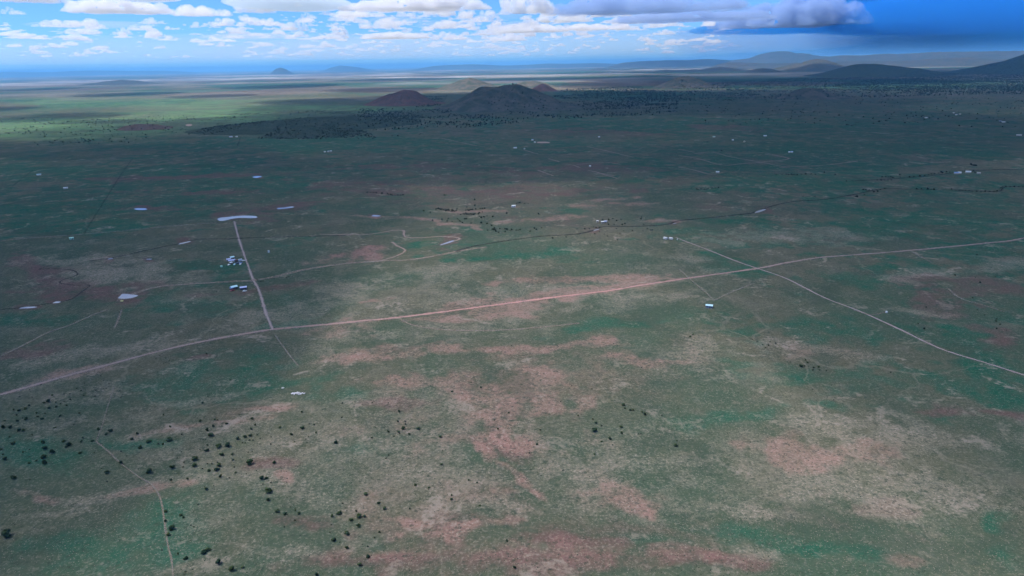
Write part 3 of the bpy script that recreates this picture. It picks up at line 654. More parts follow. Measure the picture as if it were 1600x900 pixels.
def trunk_mesh(seed):
    rs = random.Random(seed); bm = bmesh.new()
    def limb(a, b, r1, r2):
        a, b = Vector(a), Vector(b); q = (b - a).to_track_quat('Z', 'Y').to_matrix().to_4x4()
        bmesh.ops.create_cone(bm, cap_ends=True, segments=7, radius1=r1, radius2=r2, depth=(b - a).length, matrix=Matrix.Translation((a + b) / 2) @ q)
    limb((0, 0, -.03), (.02, .01, .16), .05, .038)
    for i in range(4):
        a = i * 1.57 + rs.random(); limb((.02, .01, .12), (.2 * math.cos(a), .2 * math.sin(a), .34), .03, .012)
    return from_bm(bm, 'trunk')
JUN = [(crown_mesh(100 + i, 700, sq, .045), trunk_mesh(i)) for i, sq in enumerate((1.0, .8, 1.15, .9, .75, 1.05))]
SHR = [crown_mesh(200 + i, 130, sq, .075) for i, sq in enumerate((.9, .7, 1.0, .8))]
TRE = [crown_mesh(300 + i, 260, sq, .06) for i, sq in enumerate((1.1, .9, 1.25, 1.0))]
for c, t in JUN: c.materials.append(M['juniper']); t.materials.append(M['wood'])
for c in SHR: c.materials.append(M['shrub'])
for c in TRE: c.materials.append(M['tree'])

# positions read off the photograph: blocks of (origin x, origin y, zoom) and x, y, width in zoomed pixels
B2 = '''14,438,18 48,438,22 22,405,10 88,358,18 120,350,14 134,335,12 64,356,10 170,370,10 176,388,12 195,398,14 83,406,14 123,398,18 92,450,16 108,453,18 60,511,20 45,482,8 104,394,6 78,380,8 279,385,14 210,373,6
225,316,24 205,322,14 244,288,10 258,322,9 282,328,7 262,342,12 228,348,14 310,336,8 326,308,8 323,283,8 355,257,7 376,267,8 388,290,8 440,294,9 445,266,8 480,258,6 492,258,6 556,266,6 560,298,7 613,278,6 567,231,6 504,236,6 468,200,6 480,220,6 614,235,6 667,200,5 730,181,5 392,233,6 297,284,6 298,318,6 342,425,7 367,371,8 394,352,5 92,295,7 148,298,6 136,264,6 190,241,6 78,218,6 455,123,6 723,118,6 740,105,6 768,118,6 768,136,6 784,130,6 784,142,6 758,143,6 802,124,5 957,96,8 980,68,5 1012,76,5 812,38,5
1068,217,9 1198,268,4 962,295,6 937,324,11 757,379,10 928,408,14 788,435,12 1048,419,16 988,432,14 994,402,12 1008,404,8 960,449,16 976,472,24 1168,396,14 1182,426,10 1164,445,14 1297,436,14 1398,366,14 1398,440,18 1432,421,7 1454,425,10 1464,462,10 1348,470,14 1554,508,18 1586,325,8 1583,391,8 1428,481,6 1416,492,6 1422,508,7 1364,502,6 1254,516,8 1256,482,6 1110,378,5 1116,390,5 1136,479,18 1158,474,20 1102,490,18 1014,521,30 1056,521,26 1122,508,8 1156,497,8 1172,497,8 1192,472,8 1136,510,6 930,492,6 940,495,6 952,494,6 842,470,8 788,494,28 734,514,8 686,502,24 636,467,14 610,492,16 652,530,20 754,515,10 560,548,8 520,527,6 510,455,20 491,470,16 456,447,16 252,439,12 384,486,10 378,503,12 428,500,14 320,515,24 308,528,14 297,501,16 199,508,18 206,536,22 242,552,24 200,576,26 370,555,18 150,472,6 107,552,8 136,540,6 140,575,6 22,585,20 14,563,10 4,540,12 437,555,6 586,570,6 800,546,5 840,551,6 962,520,10 959,543,22 926,541,6 1024,564,20 1076,562,14 904,582,26 1080,588,10 1150,553,6 1168,548,6 820,580,7 1204,490,6 1286,360,4'''
B3 = '''14,508,18 45,325,8 183,323,7 257,325,6 137,331,4 293,287,6 384,298,5 176,172,5 221,196,4 306,364,14 302,410,12 335,410,9 337,423,9 326,443,20 304,458,12 311,467,6 354,467,14 394,444,16 256,456,12 283,479,7 182,484,12 237,438,5 378,441,5 198,438,5 497,480,18 41,392,6 401,527,4 258,566,8 247,580,8 508,546,6 590,508,5 598,408,4 552,272,11 562,250,5 640,228,8 686,254,11 661,221,3 790,182,6 826,59,6 898,44,4 1100,136,4 1106,245,7 1199,260,8 1062,253,5 1055,318,6 814,368,11 748,403,8 766,444,10 826,443,4 947,517,11 910,557,8 895,456,4 960,449,9 812,560,5
1136,384,10 1153,360,5 1204,400,8 1180,410,5 1216,415,14 1244,430,9 1212,450,24 1334,435,14 1336,464,14 1415,467,7 1426,467,7 1283,484,10 1284,491,18 1246,502,12 1296,519,6 1213,562,10 1343,333,18 1352,348,10 1376,358,12 1390,357,12 1432,366,10 1444,377,16 1524,383,8 1430,161,7 1592,498,10 1590,521,20 1598,350,5 1266,60,5 1300,50,6 1316,58,5 1327,220,3'''
B4 = '''56,18,10 68,8,10 342,30,7 363,42,7 425,42,7 418,58,9 390,55,7 404,68,7 450,48,7 517,135,6 588,125,10 597,137,10 565,154,18 583,154,7 625,162,10 622,172,9 651,158,13 652,171,10 686,175,7 621,262,7 683,281,5 688,297,6 719,311,6 983,183,8 753,108,4 278,48,3 456,242,3 540,213,3 84,238,3 722,196,4 560,254,3'''
B5 = '''207,68,24 136,70,12 168,58,12 66,138,28 34,397,42 139,145,6 497,110,24 560,67,22 496,156,8 470,94,6 640,97,6 694,110,28 795,90,24 792,145,14 869,142,14 955,191,18 900,80,22 852,66,8 848,87,8 1002,97,26 1016,80,20 970,104,16 1020,131,18 938,95,7 960,72,7 982,73,8 1008,66,7 1084,88,8 1092,113,10 1160,66,30 1268,67,18 1188,105,6 1212,139,26 1234,139,14 1248,194,34 1242,240,18 1256,160,8 1217,167,7 1330,142,6 1327,158,6 1282,290,26 1322,304,16 1385,302,14 1368,289,10 1366,334,8 1346,272,7 1308,269,6 1316,365,8 1328,229,6 1378,87,6 1303,106,6 1572,299,26 1538,314,16 1534,355,8 1528,389,7 1586,256,8 1542,423,24 1465,587,20 1124,552,14 1072,560,32 1011,530,28 945,484,26 962,467,26 862,508,22 824,489,10 857,571,10 893,562,6 1046,483,7 892,482,6 750,472,8 778,400,22 800,370,26 767,338,14 770,292,16 837,309,14 850,320,12 884,358,8 898,364,8 917,261,8 828,228,5 745,540,5 1596,395,8 1576,435,5 990,174,6 1140,120,6 1062,138,7'''
B6 = '''505,76,12 508,136,5 384,170,14 444,182,13 384,213,7 550,218,11 550,236,13 630,148,10 667,159,10 681,265,12 63,158,5 152,213,18 211,253,18 239,280,20 356,281,10 45,256,7 85,253,7 108,292,10 64,288,5 120,316,26 146,315,18 84,331,18 120,356,24 65,394,22 217,389,10 194,414,8 66,461,20 137,447,6 162,456,10 166,501,20 123,541,20 33,436,6 806,429,12 843,553,18 884,446,5 898,455,5 964,128,7 918,99,7 1066,103,9 382,342,6 455,390,4 734,290,4 10,512,5 1524,514,4 626,440,4 570,110,3'''
B7 = '416,140,6 1274,366,6'
PLANTS = []
Z_ = 1600 / 540
for blk, ox, oy in ((B2, 0, 520), (B3, 520, 520), (B4, 1060, 520), (B5, 0, 700), (B6, 520, 700), (B7, 1060, 700)):
    for e in blk.split():
        x, y, wd = (float(v) for v in e.split(','))
        PLANTS.append((ox + x / Z_, oy + y / Z_, wd / Z_))

ORD = 'first second third fourth fifth sixth seventh eighth ninth tenth eleventh twelfth thirteenth fourteenth fifteenth sixteenth seventeenth eighteenth nineteenth twentieth'.split()
def ordw(i):
    if i <= 20: return ORD[i - 1]
    tens = ['', '', 'twenty', 'thirty', 'forty', 'fifty', 'sixty', 'seventy'][i // 10]
    return {20: 'twentieth', 30: 'thirtieth', 40: 'fortieth', 50: 'fiftieth', 60: 'sixtieth'}[i] if i % 10 == 0 else tens + '-' + ORD[i % 10 - 1]

ZONES = [  # photo box -> where it is, in words
    ((0, 520, 115, 605), 'along the dirt road at far left'), ((115, 520, 360, 600), 'on the green slope below the dirt road'),
    ((0, 605, 60, 720), 'in the grove at the left edge'), ((60, 590, 140, 720), 'in the loose grove beside the left edge'),
    ((140, 590, 290, 665), 'on the open slope above the winding trail'), ((140, 665, 235, 760), 'beside the top of the winding trail'),
    ((235, 640, 300, 705), 'on the tan band right of the trail top'), ((300, 600, 352, 725), 'in the dense clump right of the trail'),
    ((352, 560, 430, 735), 'right of the dense clump'), ((430, 600, 560, 720), 'on the grey slope below the white rubble'),
    ((235, 705, 300, 770), 'between the trail and the dense clump'), ((300, 725, 400, 770), 'under the dense clump'),
    ((0, 720, 140, 900), 'in the lower left hollow'), ((140, 760, 312, 900), 'along the lower end of the winding trail'),
    ((312, 770, 400, 900), 'near the bottom edge right of the trail'), ((400, 720, 500, 830), 'on the reddish slope left of the bare red patch'),
    ((400, 830, 520, 900), 'near the bottom edge left of centre'), ((500, 740, 620, 900), 'in the clump left of the bare red patch'),
    ((560, 560, 660, 720), 'in the clump on the grey stony spot'), ((620, 690, 720, 860), 'above the bare red patch'),
    ((660, 560, 780, 690), 'on the top edge of the pink bare ground'), ((780, 520, 890, 730), 'on the pink bare ground'),
    ((890, 600, 1100, 720), 'in the clump right of the pink bare ground'), ((720, 690, 1100, 900), 'on the open lower middle ground'),
    ((890, 520, 1180, 600), 'on the plain below the lone shed'), ((1180, 520, 1230, 560), 'in the small row on the grey rise'),
    ((1230, 540, 1300, 590), 'in the dark clump on the grey rise'), ((1060, 560, 1600, 900), 'on the speckled plain at right'), ((0, 0, 1600, 900), 'on the open grass in the middle')]
def zone(x, y):
    for k, ((a, b, c, d), t) in enumerate(ZONES):
        if a <= x < c and b <= y < d: return k
zones = {}
for p in PLANTS:
    kind = 'juniper' if p[2] >= 3.3 else 'shrub'
    zones.setdefault((zone(p[0], p[1]), kind), []).append(p)
def setscale(o, p, wpx, sq=1.0, ident=0):
    s = wpx * mpp(p) * 1.12; o.location = (p.x, p.y, p.z); o.scale = (s, s, s * sq); o.rotation_euler = (0, 0, (ident * 2.399) % 6.283)
ident = 0
for (zk, kind), lst in zones.items():
    where = ZONES[zk][1]; lst.sort(key=lambda p: p[0]); big = max(range(len(lst)), key=lambda i: lst[i][2])
    for i, (x, y, wd) in enumerate(lst):
        ident += 1; p = G(x, y + wd * 0.25)
        what = 'dark juniper' if kind == 'juniper' else 'tiny dark shrub'
        if len(lst) == 1: lab = f'lone {what} {where}'
        else:
            lab = f'{what}, {ordw(i + 1)} from left {where}'
            if i == big and kind == 'juniper' and lst[i][2] > 1.05 * sorted(q[2] for q in lst)[-2]: lab = f'largest dark green juniper {where}'
        if kind == 'juniper':
            c, t = JUN[ident % len(JUN)]; o = empty('juniper_tree', (0, 0, 0)); setscale(o, p, wd, 1, ident)
            a = mesh_obj('crown', c, None, o); b = mesh_obj('trunk', t, None, o)
            tag(o, lab, 'tree', 'junipers ' + where)
        else:
            o = mesh_obj('shrub', SHR[ident % len(SHR)]); setscale(o, p, wd * 1.1, 0.9, ident); tag(o, lab, 'shrub', 'shrubs ' + where)

# middle-distance trees along the creeks
def rd(s): return [tuple(float(v) for v in e.split(',')) for e in s.split()]
CT = [
 (640, 310, 6.154, 3.0, 'in the tree band above the red bare streak', '''135,120 200,135 255,105 268,100 280,98 290,104 300,97 312,102 300,110 325,112 340,104 350,112 345,120 362,116 375,108 380,120 395,124 408,126 412,116 425,120 432,128 455,103 448,120 540,115 560,108 570,118 585,110 605,110 635,104 680,97 700,98 722,96 490,155 520,148 530,155 540,145 552,155 565,150 572,160 585,148 595,158 605,150 618,156 628,148 660,150 672,140 700,132 670,172 690,185 715,180 745,168 800,177 312,203 372,195 460,195 484,220 220,213 363,220 410,222 510,236 530,198 545,198 628,68 550,83'''),
 (640, 310, 6.154, 3.2, 'in the clump between the red streak and the creek', '''592,238 690,236 745,243 788,262 750,307 795,298 815,288 830,298 812,302 830,317 856,327 868,292 918,296 935,296 940,303 920,320 966,308 982,302 1025,306 1045,308 1062,304 1158,317 1200,288 1218,300 1270,283 1375,383 1505,372'''),
 (640, 310, 6.154, 3.0, 'beside the white shed on the middle plain', '1030,48 1050,44 1062,42 1105,50 1140,50 935,146 1240,150'),
 (890, 325, 9.41, 2.8, 'around the houses by the creek', '''485,175 572,163 580,180 638,158 692,185 755,168 812,230 772,245 655,240 570,240 110,310 225,310 290,305 350,280 390,290 435,285'''),
 (890, 325, 9.41, 2.2, 'on the grass left of the two white trailers', '''690,305 795,338 740,372 515,382 437,348 372,380 557,412 925,333 1140,305 1187,326 1215,324 1078,337 700,470 940,515 295,520 1058,132 1050,162 1150,118 1090,240 1200,240'''),
 (560, 280, 4.706, 2.8, 'in the short row on the brown plain', '65,97 90,97 112,98 132,99 175,105 215,108 222,115 240,115 250,118 268,118 290,118 310,118 328,116 632,118 645,118 855,152'),
 (1060, 200, 5.926, 3.0, 'in the right-hand row below the grid of tracks', '905,434 960,430 1000,430 1020,435 1045,430 1060,436 1075,432 1100,435 1140,430 1180,430 1230,428 1270,430 1350,412 1450,432'),
 (1060, 200, 5.926, 3.0, 'in the left-hand row below the grid of tracks', '120,558 170,568 185,572 210,568 240,572 262,570 275,560 310,558 340,556 370,552'),
 (1060, 200, 5.926, 2.4, 'standing alone about the grid of tracks', '1555,492 1155,633 1265,633 270,127 400,212'),
 (1330, 260, 5.926, 2.8, 'along the draw left of the far ranch', '285,98 320,98 345,98 365,98 385,105 450,78 455,100 540,98 580,95 635,90 680,85 715,78 740,72 770,70 810,62 845,60 240,127 275,128 310,128 340,128 370,126'),
 (1330, 260, 5.926, 3.0, 'along the dark creek at right', '''110,215 135,220 165,220 195,218 235,220 245,232 270,215 310,205 40,280 55,280 120,260 210,238 605,210 650,208 705,205 710,212 740,212 765,215 930,210 970,222 1000,224 1030,226 1060,226 1090,228 1120,230 1160,232 1200,232 1240,234 1280,234 1320,234 1350,228 1380,200 1400,188 1430,188 1470,188 1510,190 1550,190 1590,191'''),
 (1450, 240, 10.667, 3.6, 'at the far ranch', '735,195 765,200 795,205 715,185 700,298 760,285 780,320 620,300 360,310 300,310 220,312'),
 (320, 380, 9.0, 2.4, 'in the row beside the road junction', '735,508 750,540 785,540 820,533 937,500 985,497 1068,493 1145,485 1183,470 1230,470'),
 (320, 380, 9.0, 2.0, 'about the two roadside homesteads', '620,500 620,557 495,572 345,655 505,650 170,678 335,485 950,662 720,637'),
 (1400, 380, 5.0, 2.9, 'on the dark slope at the right edge', '320,97 460,250 620,268 657,308 776,260 598,428 635,520 785,592 780,610 812,635 785,668 862,680 235,500 173,628 220,668 690,562 630,92'),
]
for ox, oy, zm, wd, where, txt in CT:
    lst = sorted(rd(txt))
    for i, (x, y) in enumerate(lst):
        ident += 1; k = 0.75 + ((ident * 0.618) % 1) * 0.6; p = G(ox + x / zm, oy + y / zm + 0.6)
        o = mesh_obj('tree', TRE[ident % len(TRE)]); setscale(o, p, wd * k * .82, 0.95, ident)
        tag(o, f'small dark tree, {ordw(i + 1)} from left {where}', 'tree', 'trees ' + where)

# ------------------------------------------------------------------ buildings, vehicles, yard things
def yaw_at(p, deg): return math.radians(deg) - math.atan2(p.x, p.y)
def house(name, label, px, w_, l_, h_, wall, roof, deg=0, pitch=0.35, group=None, detail=True, cat='house'):
    p = G(*px); o = empty(name, p, yaw_at(p, deg)); tag(o, label, cat, group)
    bm = bmesh.new(); box_bm(bm, 0, 0, h_ / 2 - .1, w_, l_, h_ + .2)
    rh = pitch * l_ / 2
    # gable ends
    for s in (-1, 1):
        x = s * w_ / 2
        v = [bm.verts.new((x, -l_ / 2, h_)), bm.verts.new((x, l_ / 2, h_)), bm.verts.new((x, 0, h_ + rh))]; bm.faces.new(v)
    mesh_obj('wall', from_bm(bm, 'wall'), M[wall], o)
    ov, th = .45, .12; bm = bmesh.new(); yo = l_ / 2 + ov; zo = h_ - ov * pitch + .02
    pr = [(-yo, zo), (0, h_ + rh + .02), (yo, zo), (yo, zo + th), (0, h_ + rh + th + .02), (-yo, zo + th)]
    a = [bm.verts.new((-w_ / 2 - ov, y, z)) for y, z in pr]; b = [bm.verts.new((w_ / 2 + ov, y, z)) for y, z in pr]
    for i in range(6): bm.faces.new((a[i], a[(i + 1) % 6], b[(i + 1) % 6], b[i]))
    bm.faces.new((a[0], a[5], a[4], a[1])); bm.faces.new((a[1], a[4], a[3], a[2])); bm.faces.new((b[0], b[1], b[4], b[5])); bm.faces.new((b[1], b[2], b[3], b[4]))
    bmesh.ops.recalc_face_normals(bm, faces=bm.faces[:]); mesh_obj('roof', from_bm(bm, 'roof'), M[roof], o)
    if detail:
        bm = bmesh.new(); box_bm(bm, w_ * .12, -l_ / 2 - .02, 1.0, .95, .07, 2.0); mesh_obj('door', from_bm(bm, 'door'), M['brown'], o)
        for x in (-w_ * .3, w_ * .36):
            bm = bmesh.new(); box_bm(bm, x, -l_ / 2 - .02, 1.5, 1.1, .06, 1.0); mesh_obj('window', from_bm(bm, 'window'), M['glass'], o)
        bm = bmesh.new(); box_bm(bm, -w_ / 2 - .02, 0, 1.5, .06, 1.1, 1.0); mesh_obj('window', from_bm(bm, 'window'), M['glass'], o)
    return o
def vehicle(name, label, px, paint, deg, kind='pickup', group=None):
    p = G(*px); o = empty(name, p, yaw_at(p, deg)); tag(o, label, {'pickup': 'truck', 'car': 'car'}[kind], group)
    L_, W_ = (5.4, 1.95) if kind == 'pickup' else (4.5, 1.8)
    prof = [(-L_ / 2, .45), (L_ / 2, .45), (L_ / 2, .95), (L_ * .22, 1.05), (L_ * .1, 1.75), (-L_ * .12, 1.78), (-L_ * .17, 1.1), (-L_ / 2, 1.1)] if kind == 'pickup' else \
           [(-L_ / 2, .4), (L_ / 2, .4), (L_ / 2, .8), (L_ * .22, .95), (L_ * .08, 1.42), (-L_ * .28, 1.42), (-L_ * .42, .95), (-L_ / 2, .9)]
    bm = bmesh.new(); a = [bm.verts.new((x, -W_ / 2, z)) for x, z in prof]; b = [bm.verts.new((x, W_ / 2, z)) for x, z in prof]
    n = len(prof)
    for i in range(n): bm.faces.new((a[i], a[(i + 1) % n], b[(i + 1) % n], b[i]))
    bm.faces.new(a[::-1]); bm.faces.new(b); bmesh.ops.recalc_face_normals(bm, faces=bm.faces[:])
    bmesh.ops.bevel(bm, geom=bm.edges[:], offset=.06, segments=1, affect='EDGES'); mesh_obj('body', from_bm(bm, 'body'), M[paint], o)
    for s in (-1, 1):
        bm = bmesh.new(); z0 = 1.12 if kind == 'pickup' else 1.0
        box_bm(bm, -L_ * .01 if kind == 'pickup' else -L_ * .1, s * W_ / 2, z0 + .22, L_ * .2, .03, .38); mesh_obj('side_window', from_bm(bm, 'side_window'), M['glass'], o)
        for x in (-L_ * .31, L_ * .31):
            bm = bmesh.new(); bmesh.ops.create_cone(bm, cap_ends=True, segments=12, radius1=.37, radius2=.37, depth=.24, matrix=Matrix.Translation((x, s * (W_ / 2 - .08), .37)) @ Matrix.Rotation(math.pi / 2, 4, 'X'))
            mesh_obj('wheel', from_bm(bm, 'wheel'), M['tyre'], o)
    bm = bmesh.new(); x0 = L_ * .165; bmesh.ops.create_cube(bm, size=1, matrix=Matrix.Translation((x0, 0, 1.42 if kind == 'pickup' else 1.2)) @ Matrix.Rotation(-.75 if kind == 'pickup' else -.95, 4, 'Y') @ Matrix.Diagonal((.05, W_ * .82, .6, 1)))
    mesh_obj('windscreen', from_bm(bm, 'windscreen'), M['glass'], o); return o
def trailer(name, label, px, L_, W_, h_, paint, deg, group=None):
    p = G(*px); o = empty(name, p, yaw_at(p, deg)); tag(o, label, 'trailer', group)
    bm = bmesh.new(); box_bm(bm, 0, 0, .6 + h_ / 2, L_, W_, h_)
    bmesh.ops.bevel(bm, geom=[e for e in bm.edges if all(v.co.z > 1 for v in e.verts)], offset=.3, segments=3, affect='EDGES'); mesh_obj('body', from_bm(bm, 'body'), M[paint], o)
    bm = bmesh.new(); box_bm(bm, L_ * .1, -W_ / 2 - .01, 1.7, .8, .06, 1.9); mesh_obj('door', from_bm(bm, 'door'), M['grey'], o)
    for x in (-L_ * .3, L_ * .34):
        bm = bmesh.new(); box_bm(bm, x, -W_ / 2 - .01, 2.0, 1.0, .05, .7); mesh_obj('window', from_bm(bm, 'window'), M['glass'], o)
    for s in (-1, 1):
        bm = bmesh.new(); bmesh.ops.create_cone(bm, cap_ends=True, segments=12, radius1=.38, radius2=.38, depth=.24, matrix=Matrix.Translation((0, s * (W_ / 2 - .14), .38)) @ Matrix.Rotation(math.pi / 2, 4, 'X')); mesh_obj('wheel', from_bm(bm, 'wheel'), M['tyre'], o)
    bm = bmesh.new(); box_bm(bm, L_ / 2 + .6, 0, .5, 1.3, .12, .12); mesh_obj('hitch', from_bm(bm, 'hitch'), M['dark'], o); return o
def tank(name, label, px, r, h_, paint):
    p = G(*px); o = empty(name, p); tag(o, label, 'tank')
    bm = bmesh.new(); bmesh.ops.create_cone(bm, cap_ends=True, segments=24, radius1=r, radius2=r, depth=h_, matrix=Matrix.Translation((0, 0, h_ / 2 - .1))); mesh_obj('shell', from_bm(bm, 'shell'), M[paint], o)
    bm = bmesh.new(); bmesh.ops.create_cone(bm, cap_ends=True, segments=24, radius1=r * 1.03, radius2=r * .15, depth=r * .35, matrix=Matrix.Translation((0, 0, h_ - .1 + r * .175))); mesh_obj('roof', from_bm(bm, 'roof'), M[paint], o)
    bm = bmesh.new(); bmesh.ops.create_cone(bm, cap_ends=True, segments=12, radius1=r * .14, radius2=r * .14, depth=.3, matrix=Matrix.Translation((0, 0, h_ + r * .35))); mesh_obj('hatch', from_bm(bm, 'hatch'), M['grey'], o)
    bm = bmesh.new()
    for s in (-.22, .22): box_bm(bm, s, -r - .08, h_ / 2, .05, .05, h_)
    for k in range(int(h_ / .5)): box_bm(bm, 0, -r - .08, .3 + k * .5, .44, .04, .04)
    mesh_obj('ladder', from_bm(bm, 'ladder'), M['grey'], o)

# homestead beside the side road (upper)
house('house', 'pale cyan roofed house at the back of the upper homestead', (363, 404.5), 4.6, 4.4, 2.8, 'cream', 'cyan', 10)
house('shed', 'lavender roofed shed at the left of the upper homestead', (357.5, 407.4), 5.0, 4.0, 2.5, 'grey', 'lav', 6, cat='shed')
house('house', 'long lavender-white roofed house in the middle of the upper homestead', (362.5, 409.3), 8.2, 4.2, 2.6, 'cream', 'lav', 4)
house('shed', 'brown wooden shed in the middle of the upper homestead', (369, 408.8), 3.6, 3.2, 2.4, 'brown', 'brown', 20, cat='shed')
house('shed', 'small white topped shed at the front of the upper homestead', (361.5, 412.4), 2.8, 2.4, 2.2, 'tan', 'white', 0, cat='shed')
trailer('travel_trailer', 'white travel trailer right of the brown shed', (375.5, 408), 5.0, 2.3, 2.3, 'white', 12)
vehicle('car', 'white car beside the side road at the upper homestead', (381, 407.8), 'white', 25, 'car')
vehicle('pickup_truck', 'dark pickup right of the small white topped shed', (371.5, 412), 'navy', 8)
vehicle('car', 'white car parked at the front left of the upper homestead', (358, 414.2), 'white', 60, 'car')
vehicle('pickup_truck', 'pale blue-white pickup parked at the front of the upper homestead', (366.7, 413.8), 'cyan', 75)
vehicle('pickup_truck', 'white pickup parked at the front right of the upper homestead', (375.8, 413.4), 'white', 70)
vehicle('car', 'blue car between the white trailer and the dark pickup', (376, 411), 'blue', 5, 'car')
tank('water_tank', 'squat pale green tank at the left end of the upper homestead', (346, 417), 1.5, 1.6, 'mint')
tank('water_tank', 'lone white tank standing right of the side road', (420, 394.6), 1.1, 3.2, 'white')
# homestead below the track crossing (lower)
house('house', 'large pale blue roofed house of the lower homestead', (365.8, 451.3), 6.6, 5.6, 2.9, 'dark', 'cyan', 15)
house('shed', 'blue roofed lean-to left of the lower homestead house', (362.3, 452.6), 3.6, 3.4, 2.3, 'brown', 'blue', 15, cat='shed')
house('house', 'white-blue roofed house right of the lower homestead', (380.5, 451.8), 6.8, 4.6, 2.6, 'navy', 'lav', 0)
vehicle('pickup_truck', 'red pickup in front of the lower homestead house', (363, 454.8), 'redp', 20)
vehicle('car', 'white car parked in front of the lower homestead', (382.6, 455.4), 'white', 5, 'car')
# lone buildings
house('shed', 'lone pale blue metal shed on bare ground right of the road', (1108, 480.6), 6.4, 4.4, 2.7, 'grey', 'cyan', -4, .28, cat='shed')
trailer('travel_trailer', 'left of the two white trailers above the crossroads', (1039.5, 373.8), 5.6, 2.6, 2.5, 'white', -32)
trailer('travel_trailer', 'right of the two white trailers above the crossroads', (1048.2, 374.3), 5.6, 2.5, 2.4, 'white', -28)
tank('water_tank', 'tiny white tank beside the two white trailers', (1058.3, 374.6), .6, 1.6, 'white')
tank('water_tank', 'tiny pale tank at the end of a track on the right slope', (1385, 488.6), .9, 1.6, 'white')
house('shed', 'mint green roofed shed on the grass at far left', (112, 373.8), 5.2, 4.2, 2.4, 'mint', 'mint', 3, cat='shed')
tank('stock_trough', 'yellow stock trough below the bright triangular pond', (190.5, 470.6), 1.5, .7, 'straw')
house('shed', 'white shed beside the small trees on the middle plain', (802.5, 323.4), 6.6, 4.6, 2.6, 'white', 'white', 2, cat='shed')
house('house', 'white roofed house left of the pair by the creek', (933.6, 347.2), 2.6, 2.6, 2.2, 'cream', 'white', 0)
house('house', 'pale roofed house in the middle by the creek', (941.3, 348.6), 4.2, 3.6, 2.5, 'cream', 'white', 6)
house('house', 'lavender roofed house at the right by the creek', (946, 347.9), 4.2, 3.6, 2.5, 'cream', 'lav', 3)
FAR = [((805, 232), 9, 6, 'white', 'white roofed house left of the pink earth pad'), ((832, 219.6), 6, 5, 'lav', 'lavender roofed shed above the pink earth pad'),
       ((835.6, 223.2), 5, 5, 'white', 'white shed at the left end of the pink earth pad'), ((819.5, 233.4), 3.2, 3.2, 'white', 'tiny white shed right of the white roofed far house'),
       ((922, 260.6), 4, 4, 'white', 'lone white shed inside the grid of tracks'), ((936, 215), 6, 5, 'white', 'white roofed house upper right of the earth pad'),
       ((1115.5, 214.6), 7, 6, 'mint', 'mint green roofed house on the far right plain'), ((1145, 219.6), 5, 5, 'white', 'white speck of a house right of the mint roof'),
       ((1163, 222), 5, 5, 'cream', 'cream speck of a house second right of the mint roof'), ((1195.5, 213), 9, 5, 'white', 'long white roofed house on the far right plain'),
       ((1237, 238.4), 6, 5, 'lav', 'lavender roofed house above the right end of the tracks'), ((1233, 238.6), 4, 4, 'white', 'white shed left of the lavender house by the tracks'),
       ((1121, 270), 7, 5, 'white', 'white house at the corner of a pale track'), ((1494, 271.6), 8, 6, 'blue', 'blue roofed barn at the left of the far ranch'),
       ((1499, 271.2), 6, 6, 'white', 'white shed beside the blue barn of the far ranch'), ((1512.5, 269.8), 10, 6, 'white', 'white roofed house in the middle of the far ranch'),
       ((1529, 271.6), 6, 4, 'cream', 'cream shed at the right of the far ranch'), ((61, 274), 9, 4, 'cyan', 'pale cyan roofed shed on the dark left plain'),
       ((103, 295), 8, 4, 'white', 'white roofed shed lower on the dark left plain'), ((507.5, 238), 5, 4, 'white', 'left of three white huts on the middle left plain'),
       ((513, 237.6), 5, 4, 'lav', 'middle of three white huts on the middle left plain'), ((517, 237.2), 5, 4, 'white', 'right of three white huts on the middle left plain'),
       ((361, 214.6), 10, 6, 'lav', 'pale long barn at the foot of the wooded ridge'), ((370, 214.4), 7, 5, 'white', 'white house at the foot of the wooded ridge'),
       ((612, 193.8), 12, 7, 'white', 'white roofed house below the cinder hills'), ((1447, 184.6), 9, 6, 'white', 'white house on the far right plain under the forest'),
       ((1494, 180), 7, 6, 'white', 'white hut right under the far forest'), ((1500, 179), 7, 6, 'cream', 'cream hut right under the far forest'), ((1568, 191.6), 9, 6, 'white', 'white roofed house near the right edge'),
       ((1592, 212), 14, 7, 'cream', 'long pale barn at the right edge'), ((1563, 190.4), 7, 5, 'lav', 'lavender hut near the right edge'), ((1490, 177), 6, 6, 'white', 'small white hut above the cream hut')]
for px, w_, l_, rf, lab in FAR:
    nm = 'barn' if 'barn' in lab else 'shed' if 'shed' in lab else 'hut' if 'hut' in lab else 'house'
    house(nm, lab, px, w_, l_, 2.8, 'cream', rf, (px[0] * 7) % 30 - 15, .35, None, False, cat=nm)
# pale earth pad by the far houses
def patch(name, px, rx, ry, mat):
    c = G(*px); U = G(px[0] + rx, px[1]) - c; W = G(px[0], px[1] + ry) - c; bm = bmesh.new(); rs = random.Random(int(px[0])); vs = []
    for i in range(28):
        a = i / 28 * 6.283; k = 1 + rs.uniform(-.16, .16); q = c + U * (math.cos(a) * k) + W * (math.sin(a) * k); vs.append(bm.verts.new((q.x, q.y, float(hgt(q.x, q.y)) + .15)))
    f = bm.faces.new(vs); bm.normal_update()
    if f.normal.z < 0: f.normal_flip()
    tag(mesh_obj(name, from_bm(bm, name), mat), kind='structure')
padm = hill_material('bare_pad', (0.40, 0.27, 0.24), (0.46, 0.33, 0.29), (0.36, 0.25, 0.22), 20)
patch('earth_pad', (849, 222.5), 11, 1.2, padm); patch('earth_pad', (295, 195.5), 5, 1.6, padm)
